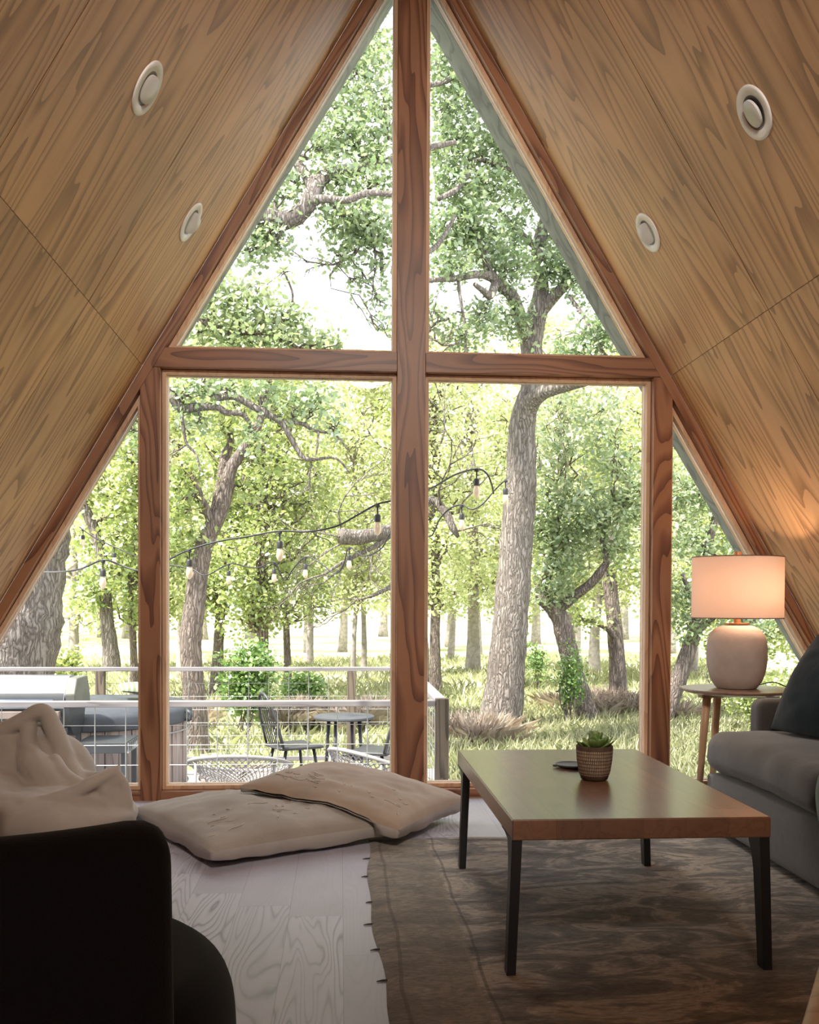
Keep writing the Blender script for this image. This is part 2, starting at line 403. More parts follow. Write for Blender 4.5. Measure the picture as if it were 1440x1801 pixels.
rg = MB().prism([(-.16, BASE * SLOPE + .022), (.16, BASE * SLOPE + .022), (.0, BASE * SLOPE + .32)], -3.7, WALL + .14).build('trim_3', M_soffit); tag(rg, kind='structure')
# --- recessed lights
def downlight(name, sgn, y, z, label, tilt):
    e = empty(name)
    ey = Vector((-sgn / SLOPE, 0, 1)).normalized(); ez = -Vector((sgn, 0, 1 / SLOPE)).normalized(); ex = ey.cross(ez)
    p = Vector((sgn * roofx(z), y, z))
    e.matrix_world = Matrix(((ex.x, ey.x, ez.x, p.x), (ex.y, ey.y, ez.y, p.y), (ex.z, ey.z, ez.z, p.z), (0, 0, 0, 1)))
    MB().lathe([(.063, .0025), (.066, .006), (.092, .0075), (.099, .006), (.1005, .0006)], 48, close=False).build('trim_ring', M_white, e, smooth=True)
    r = MB(); r.lathe([(.0635, .003), (.0635, .0032), (.056, -.001), (.050, .0008), (.0, .0008)], 40); r.build('baffle', M_baffle, e, smooth=True)
    l = MB().lathe([(.052, .0), (.052, .008), (.048, .011), (.02, .0125), (0, .013)], 40).build('lens', M_lens, e, auto=40)
    l.rotation_euler = tilt; l.location = (0.0, 0.0, .004)
    tag(e, label, 'ceiling light', 'recessed lights in the sloping plywood walls'); return e
downlight('recessed_light', -1, 3.655, 2.933, 'white round recessed light on the left plywood slope, nearer the camera and larger', (math.radians(4), math.radians(-10), 0))
downlight('recessed_light', -1, 4.826, 2.899, 'small white recessed light on the left plywood slope, close to the window wall', (math.radians(8), math.radians(-24), 0))
downlight('recessed_light', 1, 3.531, 2.87, 'white round recessed light on the right plywood slope, nearer the camera and larger', (math.radians(4), math.radians(-8), 0))
downlight('recessed_light', 1, 4.748, 2.886, 'small white recessed light on the right plywood slope, close to the window wall', (math.radians(5), math.radians(20), 0))
# ================================================================== furniture
M_linen = fabric('natural_linen', (.31, .26, .215), (.43, .37, .315), 500, wr=5, wra=.25, dist=.01)
M_linen_pale = fabric('pale_linen', (.40, .35, .30), (.53, .475, .42), 500)
M_tan = fabric('tan_linen', (.27, .195, .14), (.39, .30, .225), 420, wr=9, wra=.3, dist=.008)
M_grey_lin = fabric('grey_linen', (.26, .22, .185), (.375, .33, .285), 420, wr=9, wra=.3, dist=.008)
M_wool = fabric('black_wool', (.0022, .0022, .0028), (.0085, .008, .010), 350, bump=.6, sheen=.05)
M_sofa = fabric('grey_brown_velour', (.038, .033, .028), (.07, .060, .051), 260, wr=4, wra=.5, dist=.012, sheen=.35)
M_teal = fabric('dark_teal_velvet', (.006, .010, .013), (.018, .026, .032), 300, sheen=.12, wr=7, wra=.6, dist=.012)
M_sage = fabric('sage_throw', (.13, .17, .14), (.22, .26, .22), 300)
M_oak = grain_mat('pale_oak', [(0, (.46, .27, .15)), (.6, (.50, .30, .17)), (.9, (.36, .20, .10)), (1, (.45, .26, .14))], along=2, bands=7, rough=.45, stretch=.1, scale=7)
M_oakdark = grain_mat('walnut_top', [(0, (.22, .145, .10)), (.6, (.25, .165, .115)), (.9, (.16, .10, .07)), (1, (.22, .145, .1))], along=0, bands=7, rough=.35, stretch=.1, scale=7)
def tabletop_mat():
    t = NT('dark_plank_tabletop'); v = t.coord(); x, y, z = t.sep(v)
    b = t.math('DIVIDE', x, .126); ib = t.math('FLOOR', b); yo = t.math('ADD', t.math('DIVIDE', y, .74), t.math('MULTIPLY', ib, .37)); iy = t.math('FLOOR', yo)
    wn = t.n('ShaderNodeTexWhiteNoise', noise_dimensions='2D'); t.l(t.comb(ib, iy, 0), wn.inputs['Vector']); r = wn.outputs[0]
    vv = t.comb(t.math('ADD', t.math('MULTIPLY', x, 9), t.math('MULTIPLY', r, 40)), t.math('ADD', t.math('MULTIPLY', y, .8), t.math('MULTIPLY', r, 20)), t.math('MULTIPLY', z, 9))
    n = t.noise(vv, 1, 2.5, .45, .2); saw = t.math('FRACT', t.math('MULTIPLY', n, 9))
    fib = t.noise(t.mapping(v, (160, 5, 160)), 1, 3)
    g = t.math('ADD', t.math('MULTIPLY', saw, .6), t.math('MULTIPLY', fib, .4))
    c = t.ramp(g, [(0, (.155, .075, .042)), (.6, (.185, .094, .053)), (.9, (.115, .053, .029)), (1, (.155, .075, .042))])
    c = t.mix(1.0, c, t.ramp(r, [(0, (.72, .72, .74)), (1, (1.18, 1.12, 1.05))]), 'MULTIPLY')
    gap = t.math('LESS_THAN', t.math('FRACT', b), .012); c = t.mix(t.math('MULTIPLY', gap, .5), c, (.05, .03, .02))
    m_ = t.bsdf(c, .30, 0, t.bump(g, .04, .002), .6); t.b.inputs['Coat Weight'].default_value = .35; t.b.inputs['Coat Roughness'].default_value = .18; return m_
M_top = tabletop_mat()
RUGZ = .010
# --- coffee table
tb = empty('coffee_table', (.488, 3.42, RUGZ)); tag(tb, 'dark wood coffee table with black metal legs standing on the faded rug', 'coffee table')
inv = lambda x, y, z: (x - .488, y - 3.42, z - RUGZ)
mb = MB(); mb.box(-.379, .379, -.660, .660, .400 - RUGZ, .460 - RUGZ); mb.build('tabletop', M_top, tb, bevel=.004)
def ct_leg(sx, yt):
    """flat bar leg whose head sweeps back along the long side of the top"""
    prof = [(0, .0), (.044, .0), (.052, .28), (.062, .335), (.085, .375), (.120, .402), (.165, .416), (.185, .444), (.0, .444)]
    x_in = .012; mb = MB(); n = len(prof); wt, wb = .030, .026; vs = []
    for xs in (0, 1):
        for (yy, zz) in prof:
            f = zz / .444; xo = (.360 + .018 * (1 - f)) * sx; ww = (wb + (wt - wb) * f)
            vs.append((xo - ww / 2 + ww * xs, yt + yy, zz - 0))
    fs = [tuple(range(n - 1, -1, -1)), tuple(range(n, 2 * n))] + [(i, (i + 1) % n, (i + 1) % n + n, i + n) for i in range(n)]
    return mb.add(vs, fs)
for sx in (-1, 1):
    for yt in (-.652, .475):
        l = ct_leg(sx, yt)
        # the head is let into the edge of the top: keep it below the surface
        l.v = [(x + (.0035 * sx if z > .38 else 0), y, min(z, .398 - RUGZ) if abs(x) < .3 else min(z, .428 - RUGZ)) for x, y, z in l.v]
        l.v = [(x, y, min(z, .3995 - RUGZ)) for x, y, z in l.v]
        l.build('leg', M_black, tb, bevel=.003)
# --- pot with succulent, coaster
M_pot = NT('woven_pot')
def pot_mat():
    t = M_pot; v = t.coord(); x, y, z = t.sep(v)
    ang = t.math('ARCTAN2', y, x); row = t.math('DIVIDE', z, .0118); ir = t.math('FLOOR', row)
    wv = t.math('FRACT', t.math('ADD', t.math('MULTIPLY', ang, 9.55), t.math('MULTIPLY', ir, .13)))
    rr = t.math('FRACT', row)
    peg = t.math('MULTIPLY', t.math('GREATER_THAN', wv, .5), t.math('MULTIPLY', t.math('GREATER_THAN', rr, .25), t.math('LESS_THAN', z, .105)))
    peg = t.math('MULTIPLY', peg, t.math('GREATER_THAN', z, .018))
    wear = t.noise(v, 60, 3); c = t.mix(wear, (.035, .02, .014), (.11, .07, .045)); c = t.mix(t.math('MULTIPLY', peg, t.math('ADD', .35, t.math('MULTIPLY', wear, .9))), c, (.42, .31, .21))
    return t.bsdf(c, .75, 0, t.bump(peg, .5, .002), .2)
pot_mat(); M_pot = M_pot.m
pp = atz(1050, 1375, .46); pot = empty('potted_succulent', (pp.x, pp.y + .04, .4605)); tag(pot, 'small green succulent in a dark woven-look pot on the coffee table', 'potted plant')
MB().lathe([(.0, 0), (.038, 0), (.046, .004), (.055, .03), (.0615, .07), (.064, .112), (.0635, .120), (.059, .121), (.057, .108)], 48).build('pot', M_pot, pot, auto=60)
MB().lathe([(0, .104), (.0575, .104)], 32).build('soil', plain('potting_soil', (.03, .02, .015), .9), pot)
M_succ = NT('succulent_leaf')
def succ():
    t = M_succ; lw = t.n('ShaderNodeLayerWeight'); lw.inputs[0].default_value = .35; n = t.noise(t.coord(), 30, 2)
    c = t.mix(lw.outputs['Facing'], (.14, .23, .055), (.27, .33, .10)); c = t.mix(t.math('MULTIPLY', n, .5), c, (.03, .07, .02)); return t.bsdf(c, .42, 0, None, .4)
succ(); M_succ = M_succ.m
def succ_leaf(mb, base, az, el, L, W):
    d = Vector((math.cos(az) * math.cos(el), math.sin(az) * math.cos(el), math.sin(el))); sd = Vector((-math.sin(az), math.cos(az), 0)); nn = d.cross(sd)
    st = [(0, .18, .10), (.25, .36, .13), (.55, .8, .16), (.8, 1.0, .15), (.94, .72, .11), (1.0, .08, .03)]
    vs = []; fs = []; K = 8
    for f, wv, th in st:
        c = base + d * (L * f) + nn * (L * .22 * f * f)
        for k in range(K):
            a = 2 * math.pi * k / K; vs.append(c + sd * (math.cos(a) * W * wv / 2) - nn * (math.sin(a) * W * th * .9))
    for i in range(len(st) - 1):
        for k in range(K): fs.append((i * K + k, i * K + (k + 1) % K, (i + 1) * K + (k + 1) % K, (i + 1) * K + k))
    fs.append(tuple(range(K))); fs.append(tuple(len(vs) - K + k for k in range(K))[::-1]); mb.add(vs, fs)
mb = MB(); R3 = random.Random(3)
for (bx, by, hz, n, L, W, e0) in ((.0, .0, .128, 9, .040, .030, 1.0), (.0, .0, .112, 11, .048, .026, .35), (.01, -.012, .118, 7, .040, .03, .75), (-.02, .01, .108, 8, .042, .016, .5), (.022, .008, .110, 8, .05, .015, .55)):
    for k in range(n):
        succ_leaf(mb, Vector((bx, by, hz - .010)), 2 * math.pi * k / n + R3.random() * .5, e0 + R3.uniform(-.15, .2), L * R3.uniform(1.1, 1.45), W * 1.25)
mb.build('rosette', M_succ, pot, smooth=True)
cp = atz(1000, 1350, .46); cs = empty('stone_coaster', (cp.x + .012, cp.y, .4602)); tag(cs, 'round dark stone dish lying beside the potted succulent', 'coaster')
mb = MB().lathe([(.0, 0.004), (.052, .004), (.060, .007), (.063, .012), (.060, .0145), (.054, .011), (0, .0095)], 48)
mb.build('dish', plain('dark_slate', (.045, .036, .036), .5), cs, auto=50)
mb = MB(); mb.box(-.072, -.058, -.007, .007, .004, .012); mb.build('lug', plain('dark_slate_lug', (.03, .025, .025), .5), cs, bevel=.002)
mb = MB().lathe([(.03, 0), (.032, .0042)], 24); mb.build('foot', M_black, cs)
# --- rug
def rug_mat():
    t = NT('faded_rug'); v = t.coord(); x, y, z = t.sep(v)
    big = t.noise(t.mapping(v, (3.0, 6.5, 1)), 1, 6, .66, 1.1)
    c = t.ramp(big, [(.28, (.068, .064, .062)), (.42, (.15, .138, .128)), (.50, (.225, .205, .188)), (.55, (.42, .36, .30)), (.60, (.36, .31, .26)), (.65, (.15, .142, .14))])
    vein = t.noise(t.mapping(v, (2.2, 4.4, 1), (4, 2, 0)), 1, 4, .55, 1.6); vl = t.math('ABSOLUTE', t.math('SUBTRACT', vein, .5)); k = t.ramp(vl, [(0, (1, 1, 1)), (.022, (0, 0, 0))])
    c = t.mix(t.math('MULTIPLY', k, .4), c, (.27, .23, .19))
    # border: plain pale strip on the left with thin lines
    wob = t.math('MULTIPLY', t.math('SUBTRACT', t.noise(t.mapping(v, (.5, 2, 1)), 1, 2), .5), .05); xx = t.math('ADD', x, wob)
    bl = t.math('LESS_THAN', xx, .27); bn = t.noise(t.mapping(v, (8, 14, 1)), 1, 4, .6); c = t.mix(t.math('MULTIPLY', bl, .7), c, t.ramp(bn, [(.3, (.15, .13, .11)), (.7, (.26, .23, .19))]))
    for px_, wd, cc in ((.27, .008, (.26, .22, .17)), (.295, .005, (.06, .05, .045)), (.06, .006, (.09, .075, .06)), (.09, .006, (.22, .19, .15)), (.20, .005, (.22, .19, .15))):
        ln = t.math('LESS_THAN', t.math('ABSOLUTE', t.math('SUBTRACT', xx, px_)), wd); c = t.mix(t.math('MULTIPLY', ln, .5), c, cc)
    f = t.noise(t.mapping(v, (30, 120, 1)), 1, 3, .7); c = t.mix(1.0, c, t.ramp(f, [(.25, (.5, .5, .5)), (.75, (1.35, 1.33, 1.3))]), 'MULTIPLY')
    h = t.math('ADD', t.math('MULTIPLY', f, .9), t.noise(v, 220, 2))
    return t.bsdf(c, .95, 0, t.bump(h, .5, .006), .1, .1)
M_rug = rug_mat()
M_fringe = plain('rug_fringe', (.05, .043, .038), .9)
def rug():
    x0, x1, y0, y1 = -.262, 2.05, .35, 4.445; nx, ny = 70, 120; vs = []; fs = []
    for j in range(ny + 1):
        y = y0 + (y1 - y0) * j / ny
        for i in range(nx + 1):
            f = i / nx; xl = x0 + .012 * math.sin(y * 3.1) + .006 * math.sin(y * 9 + 1) + (.03 * max(0, 2.6 - y)); x = xl + (x1 - xl) * f
            yy = y + (0.012 * math.sin(x * 4.3) + .006 * math.sin(x * 11)) * (j / ny)
            z = RUGZ - .001 + .0016 * mnoise.noise(Vector((x * 3, yy * 5, 0)))
            if i in (0, nx) or j in (0, ny): z = .002
            vs.append((x - x0, yy - y0, z))
    for j in range(ny):
        for i in range(nx): a = j * (nx + 1) + i; fs.append((a, a + 1, a + nx + 2, a + nx + 1))
    o = empty('area_rug', (x0, y0, 0)); tag(o, 'faded grey-brown patterned area rug under the coffee table', 'rug')
    MB().add(vs, fs).build('rug_pile', M_rug, o, smooth=True)
    rr = random.Random(5)
    for y in (1.9, 2.18, 2.47, 2.77, 3.02, 3.26, 3.5, 3.83, 4.1):
        xl = .012 * math.sin(y * 3.1) + .006 * math.sin(y * 9 + 1) + (.03 * max(0, 2.6 - y)); yy = y - y0
        MB().tube([(xl + .004, yy, .004), (xl - .010, yy + .003, .003), (xl - .019 - rr.random() * .008, yy - .004, .003)], [.0035, .003, .0015], 5).build('fringe_knot', M_fringe, o)
rug()
# --- sofa
sf = empty('sofa', (1.335, 3.35, RUGZ)); tag(sf, 'grey-brown velour sofa with deep seat cushions facing the coffee table', 'sofa')
def rb(parent, name, x0, x1, y0, y1, z0, z1, r, mat, n=10, warp=None, org=(1.335, 3.35, RUGZ)):
    vs, fs = rbox(x1 - x0, y1 - y0, z1 - z0, r, n); c = Vector(((x0 + x1) / 2, (y0 + y1) / 2, (z0 + z1) / 2))
    out = []
    for p in vs:
        q = p.copy()
        if warp: q = warp(q, (x1 - x0) / 2, (y1 - y0) / 2, (z1 - z0) / 2)
        out.append(q + c - Vector(org))
    return MB().add(out, fs).build(name, mat, parent, smooth=True)
def puff(a, bz=.0, amp=.012, sc=3.0, seed=0):
    def f(q, hx, hy, hz):
        u, v, w = q.x / hx, q.y / hy, q.z / hz
        k = (1 - u * u) * (1 - v * v); q.z += a * k * (1 if w > 0 else -.25) * abs(w); 
        q.x += math.copysign(a * .55 * (1 - v * v) * (1 - w * w), q.x); q.y += math.copysign(a * .3 * (1 - u * u) * (1 - w * w), q.y)
        nz = mnoise.noise(Vector((q.x * sc + seed, q.y * sc, q.z * sc))) * amp + mnoise.noise(Vector((q.x * sc * 3 + seed, q.y * sc * 3.5, q.z * sc * 2))) * amp * .4
        q += Vector((u, v * .4, w)) * nz; return q
    return f
rb(sf, 'base', 1.345, 2.26, 2.14, 4.54, .035, .285, .03, M_sofa, 12)
for (a, b, sd) in ((3.425, 4.575, 1), (2.27, 3.415, 5)):
    rb(sf, 'seat_cushion', 1.352, 2.06, a, b, .292, .472, .07, M_sofa, 22, puff(.035, amp=.012, sc=4, seed=sd))
rb(sf, 'armrest', 1.56, 2.28, 4.42, 4.57, .30, .632, .05, M_sofa, 12)
rb(sf, 'armrest', 1.46, 2.28, 2.10, 2.24, .035, .612, .05, M_sofa, 12)
rb(sf, 'backrest', 2.07, 2.28, 2.25, 4.42, .28, .72, .07, M_sofa, 12)
for (xx, yy) in ((1.40, 4.46), (1.40, 2.22), (2.2, 4.46), (2.2, 2.22)):
    MB().lathe([(.02, 0), (.024, .035)], 12, (xx - 1.335, yy - 3.35, 0)).build('foot', M_black, sf)
def pillow(w, h, th, n=26, pinch=.06, seed=0, wr=.006, ex=.42, thb=None, exb=None):
    """two inflated sheets joined on a seam; returns (front, back) as verts, faces"""
    res = []
    for sg in (1, -1):
        vs = []; fs = []; th_ = th if sg > 0 or thb is None else thb; ex_ = ex if sg > 0 or exb is None else exb
        for j in range(n + 1):
            v = -1 + 2 * j / n; v = math.copysign(1 - (1 - abs(v)) ** 1.25, v)
            for i in range(n + 1):
                u = -1 + 2 * i / n; u = math.copysign(1 - (1 - abs(u)) ** 1.25, u)
                x = u * w / 2 * (1 - pinch * (1 - v * v)); y = v * h / 2 * (1 - pinch * (1 - u * u))
                k = max(0, (1 - u * u)) ** ex_ * max(0, (1 - v * v)) ** ex_
                z = sg * th_ / 2 * k + k * (mnoise.noise(Vector((x * 5 + seed, y * 5, sg))) * wr * 1.6 + mnoise.noise(Vector((x * 14 + seed, y * 17, sg * 3))) * wr * .8)
                vs.append(Vector((x, y, z)))
        for j in range(n):
            for i in range(n):
                a = j * (n + 1) + i; f = (a, a + 1, a + n + 2, a + n + 1); fs.append(f if sg > 0 else f[::-1])
        res.append((vs, fs))
    return res
tp = empty('throw_pillow', (1.735, 4.06, .690)); tag(tp, 'dark teal velvet throw pillow leaning at the far end of the sofa', 'pillow')
(fv, ff), (bv, bf) = pillow(.47, .47, .25, 30, -.07, 3, .014, .62)
TP_ROT = -11
nv_ = Vector((-.80, -.40, .42)).normalized(); xv = Vector((-nv_.y, nv_.x, 0)).normalized(); yv = nv_.cross(xv)
Rm = Matrix((xv, yv, nv_)).transposed().to_4x4() @ Matrix.Rotation(math.radians(TP_ROT), 4, 'Z')
for nm, vs, fs in (('front_panel', fv, ff), ('back_panel', bv, bf)):
    qs = [Rm @ p for p in vs]
    for p in qs: p.z = max(p.z, .517 - .690)
    MB().add(qs, fs).build(nm, M_teal, tp, smooth=True)
# sage throw over the next seat cushion
th = MB(); prof = [(1.95, .512), (1.75, .522), (1.5, .522), (1.36, .515), (1.315, .49), (1.300, .44), (1.296, .38), (1.297, .32)]
n = 14; vs = []; fs = []
pr = catmull([(x, 0, z) for x, z in prof], 4)
for j in range(n + 1):
    y = 2.62 + .70 * j / n
    for p in pr: vs.append((p.x - .02 * mnoise.noise(Vector((y * 6, p.z * 5, 0))), y + .01 * math.sin(p.z * 20), p.z + .006 * mnoise.noise(Vector((y * 7, p.x * 6, 3)))))
K = len(pr)
for j in range(n):
    for i in range(K - 1): a = j * K + i; fs.append((a, a + 1, a + K + 1, a + K))
o = th.add(vs, fs).build('throw_blanket', M_sage, smooth=True); sm = o.modifiers.new('solid', 'SOLIDIFY'); sm.thickness = .012; sm.offset = 1
tag(o, 'sage green throw blanket draped over the front of the sofa seat', 'blanket')
# --- side table and lamp
SX, SY = 1.625, 4.86
st = empty('side_table', (SX, SY, 0)); tag(st, 'round wooden side table with splayed legs between sofa and window', 'side table')
MB().lathe([(0, .622), (.235, .622), (.268, .632), (.2745, .642), (.272, .6465), (0, .6465)], 72).build('tabletop', M_oakdark, st, auto=40)
for a in (190, 102, 328):
    ca, sa = math.cos(math.radians(a)), math.sin(math.radians(a))
    mb = MB(); mb.box(.03, .205, -.022, .022, .602, .6215); ob = mb.build('support_bar', M_oak, st, bevel=.004); ob.rotation_euler = (0, 0, math.radians(a))
    MB().tube([(ca * .165, sa * .165, .602), (ca * .18, sa * .18, .45), (ca * .215, sa * .215, .0)], [.021, .0195, .0125], 16).build('leg', M_oak, st, smooth=True)
lp = empty('table_lamp', (SX, SY, .647)); tag(lp, 'lit table lamp with rounded clay base and pale drum shade', 'lamp')
def shade_mat():
    t = NT('linen_lamp_shade'); v = t.coord(); n = t.noise(t.mapping(v, (300, 300, 500)), 1, 2)
    c = t.mix(n, (.74, .60, .51), (.86, .73, .64)); d = t.n('ShaderNodeBsdfDiffuse'); t.l(c, d.inputs[0]); tl = t.n('ShaderNodeBsdfTranslucent'); t.l(c, tl.inputs[0])
    mx = t.n('ShaderNodeMixShader'); mx.inputs[0].default_value = .42; t.l(d.outputs[0], mx.inputs[1]); t.l(tl.outputs[0], mx.inputs[2]); t.l(mx.outputs[0], t.out.inputs[0]); return t.m
M_clay = plain('speckled_clay', (.40, .32, .275), .85, var=.08, bump=.25, bscale=260)
M_brass = plain('worn_copper', (.34, .16, .075), .4, .5)
bp = catmull([(.0, 0, 0), (.082, 0, .0), (.104, 0, .010), (.130, 0, .055), (.1465, 0, .13), (.148, 0, .20), (.140, 0, .255), (.115, 0, .296), (.08, 0, .316), (.055, 0, .320), (0, 0, .322)], 6)
MB().lathe([(max(0, p.x), max(0, p.z)) for p in bp], 64).build('lamp_base', M_clay, lp, smooth=True)
MB().lathe([(.058, .3215), (.062, .323), (.062, .331), (.018, .332), (.016, .37), (.006, .372), (.006, .655)], 32).build('lamp_neck', M_brass, lp, auto=40)
r = MB(); r.lathe([(.224, .357), (.224, .664), (.2215, .664), (.2215, .357)], 96, close=True); sh = r.build('lamp_shade', shade_mat(), lp, auto=40)
for zz in (.357, .664):
    MB().tube([(.2235 * math.cos(a * math.pi / 36), .2235 * math.sin(a * math.pi / 36), zz) for a in range(72)], .0028, 6, cyclic=True).build('shade_rim', plain('shade_rim', (.20, .12, .08), .6), sh)
mb = MB()
for k in range(3):
    a = 2 * math.pi * k / 3 + .3; mb.tube([(0, 0, .652), (.222 * math.cos(a), .222 * math.sin(a), .655)], .0025, 6)
mb.build('shade_spider', M_brass, lp)
MB().lathe([(0, .652), (.009, .652), (.009, .668), (.019, .669), (.019, .692), (.0, .694)], 24).build('finial', M_brass, lp, auto=40)
MB().lathe([(.0, .42), (.02, .425), (.034, .46), (.03, .50), (.014, .525), (.014, .55), (0, .552)], 20).build('bulb', M_lens, lp, smooth=True)
MB().tube(catmull([(.11, .06, .008), (.14, .02, .018), (.17, -.01, .030), (.205, -.02, .028), (.235, -.03, .014), (.262, -.038, .012), (.292, -.04, .004), (.305, -.04, -.05), (.30, -.035, -.3), (.31, .0, -.64)], 8), .003, 8).build('cord', M_black, lp, smooth=True)
# --- floor cushions
from mathutils.bvhtree import BVHTree
def floor_cushion(name, c, rz, w, h, th, tilt, mt, mb_, label, seed, rest=None):
    e = empty(name, c); e.rotation_euler = tilt + (rz,); tag(e, label, 'floor cushion', 'linen cushions on the floor by the window')
    (fv, ff), (bv, bf) = pillow(w, h, .19, 40, .045, seed, .013, .38, .165, .13)
    for vs in (fv, bv):
        for p in vs:
            k = p.z / th * 2; u = max(abs(p.x / w * 2), abs(p.y / h * 2))
            if p.z < 0: p.z = max(-.080, p.z)
    Mw = Matrix.Translation(Vector(c)) @ Matrix.Rotation(rz, 4, 'Z') @ Matrix.Rotation(tilt[1], 4, 'Y')
    if rest is not None:
        Mi = Mw.inverted()
        for vs, gap in ((bv, .006), (fv, .016)):
            for i_, p in enumerate(vs):
                q = Mw @ p; hit = rest.ray_cast(Vector((q.x, q.y, 2)), Vector((0, 0, -1)))
                hs = [rest.ray_cast(Vector((q.x + a, q.y + b, 2)), Vector((0, 0, -1)))[0] for a in (-.03, 0, .03) for b in (-.03, 0, .03)]; hs = [h.z for h in hs if h is not None]
                if hs and q.z < max(hs) + gap: q.z = max(hs) + gap; vs[i_] = Mi @ q
                elif q.z < .012: q.z = .012; vs[i_] = Mi @ q
    MB().add(fv, ff).build('top_cover', mt, e, smooth=True); MB().add(bv, bf).build('under_cover', M_linen_pale, e, smooth=True)
    rr = random.Random(seed)
    def zat(x, y):
        best = min(fv, key=lambda p: (p.x - x) ** 2 + (p.y - y) ** 2); return best.z
    for k in range(26):
        x = rr.uniform(-.44, .44) * w; y = -abs(rr.gauss(.26, .10)) * h
        if y < -.43 * h: continue
        a = rr.uniform(-.6, .6); L = rr.choice([.012, .02, .03, .09]); pts = []
        for q in range(5):
            xx = x + math.cos(a) * L * (q / 4 - .5); yy = y + math.sin(a) * L * (q / 4 - .5) + .006 * math.sin(q * 1.7); pts.append((xx, yy, zat(xx, yy) + .002))
        MB().tube(pts, .0022, 5).build('loose_thread', M_linen_pale, e, smooth=True)
    return BVHTree.FromPolygons([Mw @ p for p in fv] , [list(f) for f in ff])
under_ = floor_cushion('floor_cushion', (-.765, 4.56, .082), math.radians(30.5), .86, .96, .17, (0, 0), M_grey_lin, M_linen, 'large grey-beige floor cushion lying flat on the planks below the window', 21)
floor_cushion('floor_cushion', (-.30, 4.745, .150), math.radians(-31), .86, .74, .17, (math.radians(0), math.radians(7.5)), M_tan, M_linen, 'tan linen floor cushion resting on the edge of the bigger flat cushion', 8, under_)
# --- bean bag
def bean_bag():
    e = empty('bean_bag', (-1.875, 4.715, 0)); tag(e, 'big slumped natural linen bean bag in front of the left window', 'bean bag')
    mb = MB(); rr = random.Random(4)
    def blob(c, r, rot=0, el=0):
        bm = bmesh.new(); bmesh.ops.create_icosphere(bm, subdivisions=4, radius=1)
        m = Matrix.Translation(Vector(c) - Vector((-1.85, 4.7, 0))) @ Matrix.Rotation(rot, 4, 'Z') @ Matrix.Rotation(el, 4, 'Y') @ Matrix.Diagonal((*r, 1))
        mb.add([m @ v.co for v in bm.verts], [tuple(v.index for v in f.verts) for f in bm.faces]); bm.free()
    def rope(pts, rad):
        mb.tube(catmull([Vector(p) - Vector((-1.85, 4.7, 0)) for p in pts], 6), lerp_list(rad, 6), 14)
        for p, r in ((pts[0], rad[0]), (pts[-1], rad[-1])): blob(p, (r, r, r))
    blob((-1.78, 4.56, .10), (.50, .30, .135)); blob((-1.54, 4.54, .09), (.23, .20, .12)); blob((-2.0, 4.92, .22), (.34, .20, .24))
    blob((-1.82, 4.90, .22), (.26, .15, .22)); blob((-2.05, 4.60, .14), (.30, .30, .16))
    # hood: a fold standing up to a peak, dropping steeply on the right
    rope([(-2.35, 4.92, .36), (-2.12, 4.88, .395), (-1.95, 4.85, .465), (-1.83, 4.84, .530), (-1.775, 4.84, .535), (-1.745, 4.84, .47), (-1.705, 4.83, .37), (-1.655, 4.80, .26), (-1.57, 4.76, .17)], [.075, .055, .042, .036, .036, .040, .046, .055, .06])
    rope([(-2.15, 4.94, .30), (-1.92, 4.93, .38), (-1.79, 4.93, .43)], [.10, .085, .05])
    rope([(-1.85, 4.83, .47), (-1.845, 4.79, .385), (-1.80, 4.73, .31), (-1.74, 4.68, .245), (-1.66, 4.64, .20)], [.032, .045, .075, .085, .07])
    blob((-1.405, 4.515, .27), (.05, .035, .05)); blob((-1.985, 4.66, .215), (.165, .12, .075)); rope([(-1.70, 4.72, .33), (-1.64, 4.66, .27), (-1.56, 4.62, .23)], [.022, .028, .03])
    rope([(-1.60, 4.82, .20), (-1.48, 4.76, .225), (-1.40, 4.70, .21)], [.05, .045, .04])
    # front lip climbing to the ear on the right
    rope([(-2.25, 4.40, .15), (-1.93, 4.38, .150), (-1.72, 4.40, .172), (-1.58, 4.43, .21), (-1.46, 4.47, .262), (-1.385, 4.50, .305), (-1.352, 4.52, .335)], [.05, .036, .034, .036, .034, .026, .012])
    rope([(-1.365, 4.51, .315), (-1.335, 4.52, .25), (-1.325, 4.53, .16), (-1.315, 4.54, .08), (-1.31, 4.55, .03)], [.014, .026, .034, .035, .022])
    rope([(-1.43, 4.51, .25), (-1.39, 4.55, .15), (-1.37, 4.58, .07)], [.045, .075, .06])
    rope([(-1.60, 4.47, .17), (-1.50, 4.52, .14)], [.06, .09])
    o = mb.build('linen_cover', M_linen, e, smooth=True)
    for v in o.data.vertices:
        v.co.z = max(v.co.z, .004)
    m = o.modifiers.new('remesh', 'REMESH'); m.mode = 'VOXEL'; m.voxel_size = .009; m.use_smooth_shade = True
    m = o.modifiers.new('smooth', 'SMOOTH'); m.factor = .5; m.iterations = 5
    tx = bpy.data.textures.new('folds', 'CLOUDS'); tx.noise_scale = .16; tx.noise_depth = 2
    m = o.modifiers.new('folds', 'DISPLACE'); m.texture = tx; m.strength = .022; m.mid_level = .5
    tx2 = bpy.data.textures.new('creases', 'MARBLE'); tx2.noise_scale = .28; tx2.turbulence = 6; tx2.marble_type = 'SHARP'
    m = o.modifiers.new('creases', 'DISPLACE'); m.texture = tx2; m.strength = .010; m.mid_level = .5
    mb = MB()
    mb.tube(catmull([(-1.57 + 1.85, 4.82 - 4.7, .55), (-1.53 + 1.85, 4.80 - 4.7, .47), (-1.50 + 1.85, 4.79 - 4.7, .36), (-1.44 + 1.85, 4.76 - 4.7, .27)], 6), .004, 6)
    return e
bean_bag()
